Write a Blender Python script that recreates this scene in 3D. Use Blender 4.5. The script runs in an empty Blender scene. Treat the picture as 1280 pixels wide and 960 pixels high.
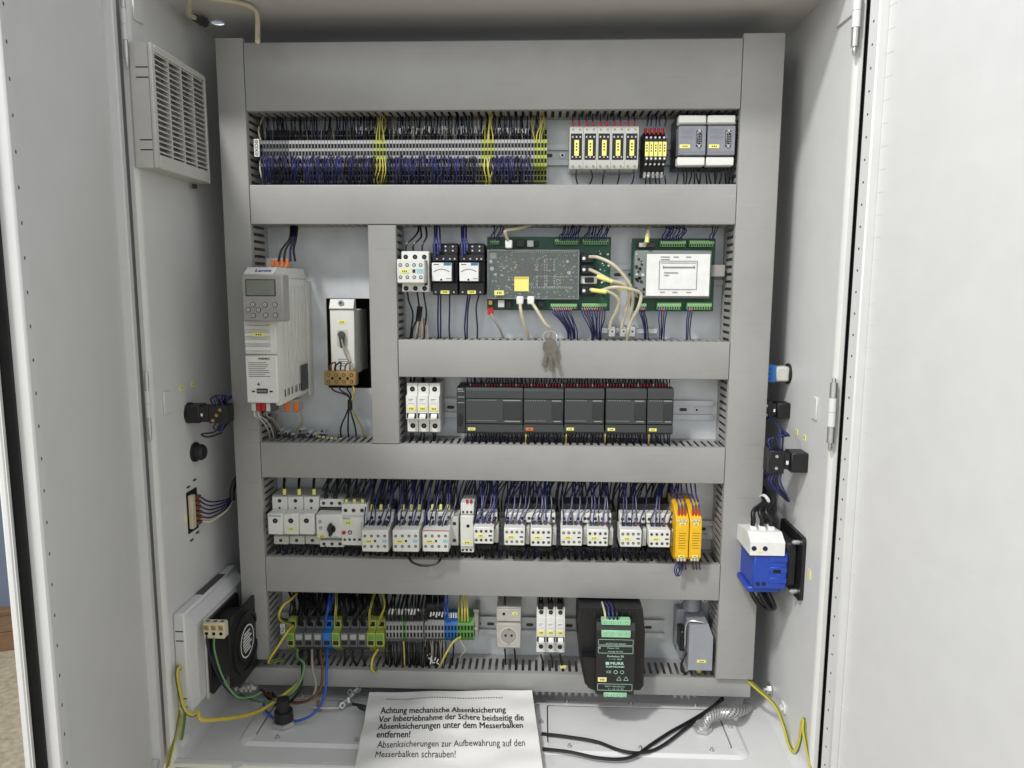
import bpy, bmesh, math, random
from mathutils import Vector, Matrix
random.seed(7)
S = 0.001                      # everything below is written in millimetres
scene = bpy.context.scene
col = scene.collection
# ------------------------------------------------------------------ camera
YAW, PITCH, ROLL, FPX = math.radians(-2.244), math.radians(7.681), math.radians(-0.218), 916.94
CAM = Vector((0, -1250, 0))
cy, sy, cp, sp = math.cos(YAW), math.sin(YAW), math.cos(PITCH), math.sin(PITCH)
FWD = Vector((sy*cp, cy*cp, -sp)); R0 = Vector((cy, -sy, 0)); D0 = FWD.cross(R0)
RGT = R0*math.cos(ROLL) + D0*math.sin(ROLL); DWN = -R0*math.sin(ROLL) + D0*math.cos(ROLL)
cam = bpy.data.cameras.new('camera'); cam_o = bpy.data.objects.new('camera', cam); col.objects.link(cam_o)
cam.sensor_fit = 'HORIZONTAL'; cam.sensor_width = 36; cam.lens = 36*FPX/1280
cam.clip_start = 0.02; cam.clip_end = 100
cam_o.matrix_world = Matrix.Translation(CAM*S) @ Matrix((RGT, -DWN, -FWD)).transposed().to_4x4()
scene.camera = cam_o
# ------------------------------------------------------------------ light of the hall
world = bpy.data.worlds.new('World'); scene.world = world; world.use_nodes = True
bg = world.node_tree.nodes['Background']; bg.inputs[0].default_value = (0.92, 0.955, 0.99, 1); bg.inputs[1].default_value = 1.0
def area(name, loc, target, sx, sz, power, color):
    l = bpy.data.lights.new(name, 'AREA'); l.shape = 'RECTANGLE'; l.size = sx; l.size_y = sz; l.energy = power; l.color = color
    o = bpy.data.objects.new(name, l); col.objects.link(o); o.location = loc
    o.rotation_euler = (Vector(target) - Vector(loc)).to_track_quat('-Z', 'Y').to_euler()
    return o
area('hall_lamp', (-1.1, -1.9, 2.4), (0.15, 0, -0.25), 0.32, 0.32, 84, (1.0, 0.995, 0.985))
area('left_fill_light', (-2.6, -2.6, 1.4), (0.15, 0, -0.25), 0.9, 0.9, 30, (0.98, 0.99, 1.0))  # added fill from the left, stands for no known fixture
area('low_fill_light', (-1.6, -3.0, 0.75), (0.15, 0, -0.25), 0.9, 0.9, 15, (1.0, 0.99, 0.97))  # added low fill, set so the left door shades the left bays
scene.view_settings.view_transform = 'Standard'; scene.view_settings.look = 'None'
scene.view_settings.exposure = 0.0; scene.view_settings.gamma = 1.0; scene.view_settings.use_curve_mapping = False

# ------------------------------------------------------------------ helpers
def ray(px, py): return RGT*((px-640)/FPX) + DWN*((py-480)/FPX) + FWD
def at(px, py, Y):
    d = ray(px, py); return CAM + d*((Y-CAM.y)/d.y)
def atx(px, py, X):
    d = ray(px, py); return CAM + d*((X-CAM.x)/d.x)
def atz(px, py, Z):
    d = ray(px, py); return CAM + d*((Z-CAM.z)/d.z)
def rect(x0, y0, x1, y1, Y):
    xm, ym = (x0+x1)/2, (y0+y1)/2
    return at(x0, ym, Y).x, at(x1, ym, Y).x, at(xm, y1, Y).z, at(xm, y0, Y).z
def lin(c): c /= 255.0; return c/12.92 if c <= 0.04045 else ((c+0.055)/1.055)**2.4
MATS = {}
def mat(name, rgb, rough=0.5, metal=0.0, var=0.06, bump=0.0, scale=60, spec=0.5, trans=0.0, dirt=0.0):
    if name in MATS: return MATS[name]
    m = bpy.data.materials.new(name); m.use_nodes = True; MATS[name] = m
    nt = m.node_tree; b = nt.nodes['Principled BSDF']
    c = [lin(v) for v in rgb]
    b.inputs['Roughness'].default_value = rough; b.inputs['Metallic'].default_value = metal
    b.inputs['Specular IOR Level'].default_value = spec
    if trans: b.inputs['Transmission Weight'].default_value = trans
    tc = nt.nodes.new('ShaderNodeTexCoord')
    n = nt.nodes.new('ShaderNodeTexNoise'); n.inputs['Scale'].default_value = scale; n.inputs['Detail'].default_value = 5
    nt.links.new(tc.outputs['Object'], n.inputs['Vector'])
    r = nt.nodes.new('ShaderNodeValToRGB')
    r.color_ramp.elements[0].position = 0.3; r.color_ramp.elements[1].position = 0.72
    r.color_ramp.elements[0].color = [v*(1-var) for v in c]+[1]; r.color_ramp.elements[1].color = [min(1, v*(1+var)) for v in c]+[1]
    nt.links.new(n.outputs['Fac'], r.inputs['Fac'])
    out = r.outputs['Color']
    if dirt:
        n2 = nt.nodes.new('ShaderNodeTexNoise'); n2.inputs['Scale'].default_value = 5; n2.inputs['Detail'].default_value = 8; n2.inputs['Roughness'].default_value = 0.7
        nt.links.new(tc.outputs['Object'], n2.inputs['Vector'])
        r2 = nt.nodes.new('ShaderNodeValToRGB'); r2.color_ramp.elements[0].position = 0.42; r2.color_ramp.elements[1].position = 0.75
        r2.color_ramp.elements[0].color = (0, 0, 0, 1); r2.color_ramp.elements[1].color = (dirt, dirt, dirt, 1)
        nt.links.new(n2.outputs['Fac'], r2.inputs['Fac'])
        mx = nt.nodes.new('ShaderNodeMix'); mx.data_type = 'RGBA'
        nt.links.new(r2.outputs['Color'], mx.inputs[0]); nt.links.new(out, mx.inputs[6]); mx.inputs[7].default_value = [v*0.55 for v in c]+[1]
        out = mx.outputs[2]
    nt.links.new(out, b.inputs['Base Color'])
    rr = nt.nodes.new('ShaderNodeMapRange'); rr.inputs[3].default_value = max(0.03, rough-0.08); rr.inputs[4].default_value = min(1, rough+0.1)
    nt.links.new(n.outputs['Fac'], rr.inputs[0]); nt.links.new(rr.outputs[0], b.inputs['Roughness'])
    if bump:
        bp = nt.nodes.new('ShaderNodeBump'); bp.inputs['Strength'].default_value = bump; bp.inputs['Distance'].default_value = 0.001
        nb = nt.nodes.new('ShaderNodeTexNoise'); nb.inputs['Scale'].default_value = scale*8
        nt.links.new(tc.outputs['Object'], nb.inputs['Vector']); nt.links.new(nb.outputs['Fac'], bp.inputs['Height'])
        nt.links.new(bp.outputs[0], b.inputs['Normal'])
    return m
def striped(name, rgb1, rgb2, scale, axis='Z', rough=0.4):
    if name in MATS: return MATS[name]
    m = mat(name, rgb1, rough); nt = m.node_tree; b = nt.nodes['Principled BSDF']
    tc = nt.nodes.new('ShaderNodeTexCoord'); w = nt.nodes.new('ShaderNodeTexWave'); w.bands_direction = 'DIAGONAL'; w.inputs['Scale'].default_value = scale; w.inputs['Distortion'].default_value = 3
    nt.links.new(tc.outputs['Object'], w.inputs['Vector'])
    r = nt.nodes.new('ShaderNodeValToRGB'); r.color_ramp.interpolation = 'CONSTANT'
    r.color_ramp.elements[0].color = [lin(v) for v in rgb1]+[1]; r.color_ramp.elements[1].color = [lin(v) for v in rgb2]+[1]; r.color_ramp.elements[1].position = 0.62
    nt.links.new(w.outputs['Fac'], r.inputs['Fac']); nt.links.new(r.outputs['Color'], b.inputs['Base Color'])
    return m
M_cab = mat('cabinet_paint', (211, 211, 210), 0.42, var=0.02, bump=0.10, scale=25, dirt=0.06)
M_duct = mat('duct_plastic', (155, 154, 151), 0.38, var=0.03, bump=0.05, scale=12, dirt=0.34)
M_ductw = mat('duct_wall_plastic', (160, 159, 156), 0.5, var=0.03, dirt=0.2)
M_plate = mat('galvanised_sheet', (206, 210, 212), 0.42, 0.35, var=0.16, bump=0.05, scale=14)
M_rail = mat('zinc_rail', (198, 201, 204), 0.38, 0.35, var=0.06)
M_black = mat('black_plastic', (24, 24, 26), 0.4, var=0.1)
M_black2 = mat('matt_black_plastic', (32, 32, 34), 0.6, var=0.1)
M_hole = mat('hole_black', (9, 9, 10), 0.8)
M_white = mat('device_white', (220, 220, 214), 0.42, var=0.03, dirt=0.1)
M_light = mat('device_light_grey', (198, 198, 192), 0.45, var=0.03, dirt=0.12)
M_grey = mat('device_grey', (152, 150, 144), 0.45, var=0.04, dirt=0.12)
M_anth = mat('device_anthracite', (58, 61, 62), 0.5, var=0.04)
M_anth2 = mat('device_dark_anthracite', (44, 46, 48), 0.5, var=0.04)
M_dgrey = mat('dark_grey_plastic', (66, 66, 66), 0.5)
M_yel = mat('label_yellow', (234, 228, 128), 0.55, var=0.03)
M_ink = mat('ink', (38, 38, 40), 0.6)
M_inkg = mat('grey_ink', (120, 120, 122), 0.6)
M_red = mat('red_plastic', (176, 32, 34), 0.45)
M_blue = mat('blue_plastic', (36, 70, 168), 0.4)
M_lblue = mat('light_blue_plastic', (44, 118, 196), 0.4)
M_cyan = mat('pale_blue_print', (150, 196, 208), 0.5)
M_teal = mat('teal_print', (44, 120, 150), 0.5)
M_green = mat('pcb_green', (18, 74, 54), 0.4, var=0.12)
M_conn = mat('connector_green', (118, 168, 106), 0.45)
M_mint = mat('connector_mint', (146, 200, 160), 0.4)
M_orange = mat('orange_plastic', (220, 112, 44), 0.45)
M_brown = mat('ochre_ceramic', (158, 128, 80), 0.6, var=0.1)
M_steel = mat('steel', (200, 200, 198), 0.3, 0.75, var=0.05)
M_brass = mat('brass', (192, 160, 96), 0.35, 0.9)
M_yellow = mat('safety_yellow', (232, 182, 28), 0.42, var=0.03)
M_paper = mat('paper', (216, 214, 211), 0.8, var=0.03, scale=8)
M_ferw = mat('white_ferrule', (225, 225, 222), 0.5)
M_tgrey = mat('terminal_grey', (168, 169, 167), 0.45, var=0.05)
M_tgrey2 = mat('terminal_dark_grey', (104, 106, 106), 0.45, var=0.05)
M_tgreen = mat('terminal_green_yellow', (168, 180, 84), 0.45, var=0.1)
M_tgreen2 = mat('terminal_green', (96, 160, 70), 0.45, var=0.1)
M_w_black = mat('wire_black', (20, 20, 22), 0.38)
M_w_navy = mat('wire_navy', (26, 28, 66), 0.38)
M_w_blue = mat('wire_blue', (44, 48, 106), 0.38)
M_w_lblue = mat('wire_bright_blue', (40, 84, 176), 0.38)
M_w_grey = mat('wire_grey', (148, 142, 130), 0.45)
M_w_beige = mat('wire_beige', (196, 186, 160), 0.45)
M_w_white = mat('wire_white', (205, 203, 196), 0.45)
M_w_brown = mat('wire_brown', (104, 62, 46), 0.4)
M_w_green = mat('wire_green', (96, 140, 92), 0.4)
M_w_yel = mat('wire_yellow', (204, 192, 92), 0.4)
M_w_gy = mat('wire_green_yellow', (198, 178, 70), 0.4)
M_w_gs = mat('wire_green_stripe', (74, 112, 52), 0.4)
M_screen = mat('lcd', (118, 124, 112), 0.25)
M_pallet = mat('pallet_wood', (120, 92, 66), 0.8, var=0.25, scale=20)

def scuffs(m, amount, sc):
    """fine handling scratches: long thin marks, slightly lighter or darker and rougher"""
    nt = m.node_tree; b = nt.nodes['Principled BSDF']; src = b.inputs['Base Color'].links[0].from_socket
    tc = nt.nodes.new('ShaderNodeTexCoord'); out = src
    for i, (rot, val) in enumerate(((0.35, 1.22), (-0.6, 0.72), (1.3, 0.8))):
        mp = nt.nodes.new('ShaderNodeMapping'); mp.inputs['Rotation'].default_value = (0.2*i, rot, 0.3); mp.inputs['Scale'].default_value = (sc*0.06, sc*0.06, sc)
        nt.links.new(tc.outputs['Object'], mp.inputs[0])
        n = nt.nodes.new('ShaderNodeTexNoise'); n.inputs['Scale'].default_value = 6+i; n.inputs['Detail'].default_value = 3
        nt.links.new(mp.outputs[0], n.inputs['Vector'])
        r = nt.nodes.new('ShaderNodeValToRGB'); r.color_ramp.elements[0].position = 0.66; r.color_ramp.elements[1].position = 0.74
        r.color_ramp.elements[0].color = (0, 0, 0, 1); r.color_ramp.elements[1].color = (amount,)*3+(1,)
        nt.links.new(n.outputs['Fac'], r.inputs['Fac'])
        mx = nt.nodes.new('ShaderNodeMix'); mx.data_type = 'RGBA'; mx.blend_type = 'MULTIPLY'
        nt.links.new(r.outputs['Color'], mx.inputs[0]); nt.links.new(out, mx.inputs[6]); mx.inputs[7].default_value = (val, val, val, 1); out = mx.outputs[2]
    nt.links.new(out, b.inputs['Base Color'])
scuffs(M_duct, 0.26, 16); scuffs(M_cab, 0.07, 9)

class MB:
    def __init__(s): s.v = []; s.f = []; s.m = []
    def add(s, v, f, m=0):
        n = len(s.v); s.v += [tuple(p) for p in v]; s.f += [tuple(i+n for i in q) for q in f]; s.m += [m]*len(f); return s
    def box(s, x0, x1, y0, y1, z0, z1, m=0, b=0):
        if x0 > x1: x0, x1 = x1, x0
        if y0 > y1: y0, y1 = y1, y0
        if z0 > z1: z0, z1 = z1, z0
        lo = (x0, y0, z0); hi = (x1, y1, z1)
        b = min(b, (x1-x0)*0.4, (y1-y0)*0.4, (z1-z0)*0.4)
        if b <= 0:
            v = [(x, y, z) for x in (x0, x1) for y in (y0, y1) for z in (z0, z1)]
            return s.add(v, [(0, 1, 3, 2), (4, 6, 7, 5), (0, 4, 5, 1), (2, 3, 7, 6), (0, 2, 6, 4), (1, 5, 7, 3)], m)
        idx = {}; v = []
        for cx in (0, 1):
            for cy_ in (0, 1):
                for cz in (0, 1):
                    c = (cx, cy_, cz)
                    for a in range(3):
                        p = [(hi[k] if c[k] else lo[k]) if k == a else ((hi[k]-b) if c[k] else (lo[k]+b)) for k in range(3)]
                        idx[(c, a)] = len(v); v.append(p)
        f = []
        for a in range(3):
            o = [k for k in range(3) if k != a]
            for sd in (0, 1):
                q = []
                for u, w in ((0, 0), (1, 0), (1, 1), (0, 1)):
                    c = [0]*3; c[a] = sd; c[o[0]] = u; c[o[1]] = w; q.append(idx[(tuple(c), a)])
                f.append(q)
        for a in range(3):
            o = [k for k in range(3) if k != a]
            for u in (0, 1):
                for w in (0, 1):
                    c0 = [0]*3; c0[o[0]] = u; c0[o[1]] = w; c1 = list(c0); c1[a] = 1
                    f.append([idx[(tuple(c0), o[0])], idx[(tuple(c1), o[0])], idx[(tuple(c1), o[1])], idx[(tuple(c0), o[1])]])
        for cx in (0, 1):
            for cy_ in (0, 1):
                for cz in (0, 1): f.append([idx[((cx, cy_, cz), a)] for a in range(3)])
        return s.add(v, f, m)
    def prism(s, prof, x0, x1, m=0, axis='x'):
        n = len(prof)
        if axis == 'x': v = [(x0, p[0], p[1]) for p in prof] + [(x1, p[0], p[1]) for p in prof]
        elif axis == 'y': v = [(p[0], x0, p[1]) for p in prof] + [(p[0], x1, p[1]) for p in prof]
        else: v = [(p[0], p[1], x0) for p in prof] + [(p[0], p[1], x1) for p in prof]
        return s.add(v, [tuple(range(n)), tuple(range(2*n-1, n-1, -1))] + [(i, (i+1) % n, n+(i+1) % n, n+i) for i in range(n)], m)
    def cyl(s, p, q, r, m=0, n=12, r2=None, cap=True):
        p, q = Vector(p), Vector(q); d = (q-p).normalized()
        a = d.orthogonal().normalized(); b = d.cross(a); r2 = r if r2 is None else r2
        v = [p + (a*math.cos(t)+b*math.sin(t))*r for t in [2*math.pi*i/n for i in range(n)]] + [q + (a*math.cos(t)+b*math.sin(t))*r2 for t in [2*math.pi*i/n for i in range(n)]]
        f = [(i, (i+1) % n, n+(i+1) % n, n+i) for i in range(n)]
        if cap: f += [tuple(range(n-1, -1, -1)), tuple(range(n, 2*n))]
        return s.add(v, f, m)
    def ring(s, c, nrm, r0, r1, h, m=0, n=24):
        c = Vector(c); d = Vector(nrm).normalized(); a = d.orthogonal().normalized(); b = d.cross(a); v = []
        for rr, hh in ((r0, 0), (r1, 0), (r1, h), (r0, h)):
            v += [c + d*hh + (a*math.cos(2*math.pi*i/n)+b*math.sin(2*math.pi*i/n))*rr for i in range(n)]
        f = []
        for k in range(4):
            for i in range(n): f.append((k*n+i, k*n+(i+1) % n, ((k+1) % 4)*n+(i+1) % n, ((k+1) % 4)*n+i))
        return s.add(v, f, m)
    def screw(s, x, y, z, r, md=0, ml=1, slot=None):
        s.cyl((x, y+0.5, z), (x, y-0.35, z), r, md, 10)
        s.cyl((x, y, z), (x, y-0.6, z), r*0.62, ml, 8)
        return s
    def tube(s, pts, r, m=0, n=6, sub=5, m2=None):
        P = [Vector(p) for p in pts]; out = []
        if len(P) == 2: out = [P[0], P[0].lerp(P[1], 0.5), P[1]]
        else:
            Q = [P[0]*2-P[1]] + P + [P[-1]*2-P[-2]]
            for i in range(1, len(Q)-2):
                for k in range(sub):
                    t = k/sub; a, b, c, d = Q[i-1], Q[i], Q[i+1], Q[i+2]
                    out.append(0.5*((2*b)+(c-a)*t+(2*a-5*b+4*c-d)*t*t+(-a+3*b-3*c+d)*t**3))
            out.append(P[-1])
        v = []; f = []; a = None
        for i, p in enumerate(out):
            d = (out[min(i+1, len(out)-1)] - out[max(i-1, 0)]).normalized()
            a = d.orthogonal().normalized() if a is None else (a - d*a.dot(d)).normalized()
            b = d.cross(a)
            v += [p + (a*math.cos(2*math.pi*k/n)+b*math.sin(2*math.pi*k/n))*r for k in range(n)]
        L = len(out)
        for i in range(L-1):
            for k in range(n): f.append((i*n+k, i*n+(k+1) % n, (i+1)*n+(k+1) % n, (i+1)*n+k))
        f += [tuple(range(n-1, -1, -1)), tuple(range((L-1)*n, L*n))]
        s.add(v, f, m)
        if m2 is not None:
            g0 = len(s.m)-len(f)
            for i in range(L-1):
                for k in (1, 2, n//2+1): s.m[g0+i*n+k] = m2
        return s
    def build(s, name, mats, parent=None, loc=(0, 0, 0), rotz=0, smooth=38):
        me = bpy.data.meshes.new(name)
        me.from_pydata([(a*S, b*S, c*S) for a, b, c in s.v], [], s.f)
        if not isinstance(mats, (list, tuple)): mats = [mats]
        for m in mats: me.materials.append(m)
        me.polygons.foreach_set('material_index', s.m)
        bm = bmesh.new(); bm.from_mesh(me); bmesh.ops.recalc_face_normals(bm, faces=bm.faces); bm.to_mesh(me); bm.free()
        me.polygons.foreach_set('use_smooth', [True]*len(me.polygons)); me.set_sharp_from_angle(angle=math.radians(smooth)); me.update()
        o = bpy.data.objects.new(name, me); col.objects.link(o); o.parent = parent
        o.location = [v*S for v in loc]; o.rotation_euler = (0, 0, rotz)
        return o
def tag(o, label, cat, group=None, kind=None):
    o['label'] = label; o['category'] = cat
    if group: o['group'] = group
    if kind: o['kind'] = kind
    return o
def thing(name, label, cat, loc, group=None, rotz=0):
    o = bpy.data.objects.new(name, None); col.objects.link(o); o.empty_display_size = 0.01
    o.location = [v*S for v in loc]; o.rotation_euler = (0, 0, rotz)
    return tag(o, label, cat, group)
def copy_tree(o, loc=None, label=None, parent=None):
    c = o.copy(); col.objects.link(c); c.parent = parent
    if loc is not None: c.location = [v*S for v in loc]
    if label: c['label'] = label
    for ch in [k for k in bpy.data.objects if k.parent == o and k != c]: copy_tree(ch, None, None, c)
    return c
def text(body, size, parent, loc, m, rot=(math.pi/2, 0, 0), align='CENTER', name='lettering', bold=0.0, width=None, sx=1.0):
    cu = bpy.data.curves.new(name, 'FONT'); cu.body = body; cu.size = size*S; cu.align_x = align; cu.align_y = 'CENTER'; cu.extrude = 0.00008; cu.resolution_u = 2
    t = bpy.data.objects.new('tmp', cu); me = bpy.data.meshes.new_from_object(t); bpy.data.objects.remove(t)
    if bold:
        V0 = [v.co.copy() for v in me.vertices]; F0_ = [tuple(p.vertices) for p in me.polygons]; nv = len(V0)
        VV, FF = [], []
        for q, (dx, dy) in enumerate(((0, 0), (bold*S, 0), (-bold*S, 0), (0, bold*S*0.8))):
            VV += [(v.x+dx, v.y+dy, v.z+q*0.00002) for v in V0]; FF += [tuple(i+q*nv for i in f) for f in F0_]
        me = bpy.data.meshes.new(name); me.from_pydata(VV, [], FF)
    me.materials.clear(); me.materials.append(m)
    o = bpy.data.objects.new(name, me); col.objects.link(o); o.parent = parent; o.location = [v*S for v in loc]; o.rotation_euler = rot
    if width:
        xs = [v.co.x for v in me.vertices]; sx = width*S/max(1e-6, max(xs)-min(xs))
    o.scale = (sx, 1, 1)
    return o
_labcache = {}
def sticker(parent, x, y, z, w, h, m=None, name='label', vertical=False):
    """small yellow marking plate with two illegible dark strokes"""
    m = m or M_yel; key = (round(w, 1), round(h, 1), m.name, vertical)
    if key not in _labcache:
        b = MB().box(-w/2, w/2, -0.5, 0.2, -h/2, h/2, 0, 0.25)
        if vertical:
            for t in (-0.18, 0.02, 0.2): b.box(-w*0.2, w*0.15, -0.65, -0.45, h*t, h*(t+0.1), 1)
        else:
            for t in (-0.22, -0.03, 0.14): b.box(w*t, w*(t+0.1), -0.65, -0.45, -h*0.22, h*0.2, 1)
        _labcache[key] = b
    return _labcache[key].build(name, [m, M_ink], parent, (x, y, z))
# thin look-alikes past the three hundred that show largest are joined per run
JOIN = {'blue wires below the slim terminals', 'blue wires above the circuit boards', 'black wires above the slim grey terminals', 'wires below the slim grey terminals'}
JOINED = {}
def wmesh(pts, r, m, n, sub):
    if m is M_w_gy: return MB().tube(pts, r, 0, 8, sub, 1), [M_w_gy, M_w_gs]
    return MB().tube(pts, r, 0, n, sub), [m]
def wire(pts, r, m, label, group, name='wire', n=6, cat='wire', sub=5):
    """pts: (pixel x, pixel y, depth Y) of the way the wire takes"""
    P = [at(*p) for p in pts]
    if group in JOIN:
        mb, ms = JOINED.setdefault(group, (MB(), []))
        if m not in ms: ms.append(m)
        mb.tube(P, r, ms.index(m), n, sub); return None
    mb, ms = wmesh(P, r, m, n, sub)
    return tag(mb.build(name, ms), label, cat, group)
def bundle(paths, mats, name, label, cat='wires', n=5, sub=4):
    b = MB()
    for pts, r, mi in paths: b.tube([at(*p) for p in pts], r, mi, n, sub)
    return tag(b.build(name, mats), label, cat, None, 'stuff')
def J(a): return random.uniform(-a, a)

PY, RY = 80.0, 72.0            # mounting plate front, rail front
def device(name, label, cat, px, Yf, group=None):
    """Empty at the base of a rail device whose front face fills the pixel rectangle at depth Yf"""
    x0, x1, z0, z1 = rect(*px, Yf)
    t = thing(name, label, cat, ((x0+x1)/2, RY, z0), group)
    return t, x1-x0, z1-z0, RY-Yf
# ================================================================== setting
XL, XR, ZB, ZT, YF, YB = -595.0, 432.0, -778.0, 440.0, -152.0, 150.0
M_ground = mat('hall_floor', (172, 160, 134), 0.85, var=0.3, bump=0.6, scale=40, dirt=0.3)
M_wallb = mat('hall_wall_paint', (104, 114, 132), 0.7, var=0.08, scale=3)
g = MB().box(-6000, 5000, -6000, 4000, -1520, -1500).build('ground', M_ground); g['kind'] = 'structure'
g = MB().box(-6000, 5000, 1700, 1800, -1500, 2500).build('wall', M_wallb); g['kind'] = 'structure'
pl = thing('wooden_pallet', 'brown wooden pallet lying by the blue-grey wall past the left door edge', 'pallet', (atz(0, 806, -1500).x-60, atz(0, 806, -1500).y+330, -1500), rotz=0.35)
for i in range(3): MB().box(-400+i*350, -300+i*350, -400, 400, 0, 80, 0, 4).build('block', M_pallet, pl)
for i in range(5): MB().box(-420, 420, -400+i*170, -280+i*170, 82, 104, 0, 2).build('plank', M_pallet, pl)

# ------------------------------------------------------------------ the cabinet
cab = thing('control_cabinet', 'light grey steel control cabinet standing open with both doors swung out', 'cabinet', (-82, 0, -1500))
CX, CZ = 82, 1500
def C(mb, name, m, parent=cab, **k):
    return mb.build(name, m, parent, (CX, 0, CZ) if parent is cab else (0, 0, 0), **k)
C(MB().box(XL-40, XR+40, YF+10, YB, -1500, ZB-40, 0, 3), 'plinth', M_dgrey)
def panel_with_hole(b, axis): pass
C(MB().box(XL-2, XL, YF, YB, ZB-2, ZT+2), 'side_panel', M_cab)
C(MB().box(XR, XR+2, YF, YB, ZB-2, ZT+2), 'side_panel', M_cab)
C(MB().box(XL, XR, YB, YB+2, ZB-2, ZT+2), 'rear_panel', M_cab)
# roof with a lamp-lit hole: four strips round the opening
hx, hy, hr = at(272, 29, 20).x, -2, 11
roof = MB()
HXc, HYc = atz(272, 28, ZT).x, atz(272, 28, ZT).y
roof.box(XL, HXc-14, YF, YB, ZT, ZT+2).box(HXc+14, XR, YF, YB, ZT, ZT+2).box(HXc-14, HXc+14, YF, HYc-14, ZT, ZT+2).box(HXc-14, HXc+14, HYc+14, YB, ZT, ZT+2)
nn = 24; v = []; f = []
for k in range(nn):
    a = 2*math.pi*k/nn; c, s_ = math.cos(a), math.sin(a); q = 14/max(abs(c), abs(s_))
    v += [(HXc+c*11.5, HYc+s_*11.5, ZT+0.6), (HXc+c*q, HYc+s_*q, ZT+0.6)]
for k in range(nn): f.append((2*k, 2*k+1, (2*k+3) % (2*nn), (2*k+2) % (2*nn)))
roof.add(v, f)
C(roof, 'roof_panel', M_cab)
C(MB().ring((HXc, HYc, ZT-1.2), (0, 0, 1), 10.6, 12.5, 1.6), 'hole_rim', M_cab)
# floor pan: flat sheet, coved edge along the walls
C(MB().box(XL, XR, YF, YB, ZB-2, ZB), 'floor_panel', M_cab)
cove = [(XL, ZB+16), (XL+1.5, ZB+9), (XL+5, ZB+4), (XL+10, ZB+1.2), (XL+16, ZB+0.3), (XL, ZB+0.3)]
C(MB().prism(cove, YF, YB, 0, 'y'), 'cove', M_cab)
C(MB().prism([(XR-(x-XL), z) for x, z in cove], YF, YB, 0, 'y'), 'cove', M_cab)
# front rim, rolled outwards
def rim(x, s_):
    pr = [(0, 0), (1.5*s_, -6), (5*s_, -10), (11*s_, -10.5), (13*s_, -8), (13*s_, 6), (2*s_, 6)]
    return MB().prism([(x+a, YF+b) for a, b in pr], ZB-14, ZT+14, 0, 'z')
M_rim_lit = mat('rim_lit_paint', (216, 216, 213), 0.38, var=0.02)  # cabinet paint lightened for rim and door edge, which catch the front light
C(MB().box(XL-13, XL-24, YF+2, YF+5, ZB-13, ZT+13), 'flange', M_cab); C(MB().box(XR+13, XR+27, YF+2, YF+5, ZB-13, ZT+13), 'flange', M_cab)
C(rim(XL, -1), 'rim', M_rim_lit); C(rim(XR, 1), 'rim', M_rim_lit)
C(MB().box(XL-13, XR+13, YF-9, YF+2, ZT+0.5, ZT+13, 0, 3), 'rim', M_rim_lit)
C(MB().box(XL-13, XR+13, YF-9, YF+2, ZB-13, ZB-0.5, 0, 3), 'rim', M_rim_lit)
# mounting plate with the cut-out behind the filter module
hx0, hx1, hz0, hz1 = rect(409, 373, 463, 485, PY)
PX0, PX1, PZ0, PZ1 = -552, 402, -748, 412
mp = MB().box(PX0, hx0, PY, PY+3, PZ0, PZ1).box(hx1, PX1, PY, PY+3, PZ0, PZ1).box(hx0, hx1, PY, PY+3, PZ0, hz0).box(hx0, hx1, PY, PY+3, hz1, PZ1)
mplate = C(mp, 'mounting_plate', M_plate)
C(MB().box(hx0-2, hx1+2, PY+60, PY+62, hz0-2, hz1+2).box(hx0-3, hx0-1, PY+3.2, PY+60, hz0-2, hz1+2).box(hx1+1, hx1+3, PY+3.2, PY+60, hz0-2, hz1+2).box(hx0-1, hx1+1, PY+3.2, PY+60, hz1+1, hz1+3).box(hx0-1, hx1+1, PY+3.2, PY+60, hz0-3, hz0-1), 'recess_shade', M_hole)  # black box added behind the cut-out to give its shade
# gland plates on the floor: embossed frame, flat lid, screws
def rrect(x0, x1, y0, y1, r, n=6):
    p = []
    for (cx, cy_, a0) in ((x1-r, y1-r, 0), (x0+r, y1-r, 90), (x0+r, y0+r, 180), (x1-r, y0+r, 270)):
        for k in range(n+1):
            a = math.radians(a0+90*k/n); p.append((cx+r*math.cos(a), cy_+r*math.sin(a)))
    return p
def gland(x0, x1, y0, y1, name):
    z = ZB+0.2; n = 7*4
    o, i1, i2 = rrect(x0-26, x1+26, y0-24, y1+20, 22), rrect(x0-20, x1+20, y0-18, y1+14, 18), rrect(x0, x1, y0, y1, 5)
    v = [(x, y, z) for x, y in o]+[(x, y, z+5) for x, y in i1]+[(x, y, z+5) for x, y in i2]+[(x, y, z+3.2) for x, y in i2]
    f = [(k*n+i, k*n+(i+1) % n, (k+1)*n+(i+1) % n, (k+1)*n+i) for k in range(3) for i in range(n)]
    fr = C(MB().add(v, f), name, M_cab)
    MB().prism(rrect(x0+2.2, x1-2.2, y0+2.2, y1-2.2, 4), z+1, z+3.6, 0, 'z').build('lid', M_cab, fr); MB().prism(rrect(x0+0.3, x1-0.3, y0+0.3, y1-0.3, 4.6), z+0.2, z+1.4, 0, 'z').build('gasket_shade', M_hole, fr)  # gasket strip also blackens the shaded gap round the lid
    b = None
    for px_, py_ in [(x0+(x1-x0)*t, y) for t in (0.12, 0.5, 0.88) for y in (y0-9, y1+7)] + [(x0-10, (y0+y1)/2), (x1+10, (y0+y1)/2)]:
        MB().cyl((px_, py_, z+4), (px_, py_, z+7.5), 3.6, 0, 8).cyl((px_, py_, z+7.5), (px_, py_, z+11), 2, 0, 8).build('screw', M_steel, fr)
    return fr
gland(17, 330, -92, 24, 'gland_plate'); gland(-488, -130, -92, 24, 'gland_plate')
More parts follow.
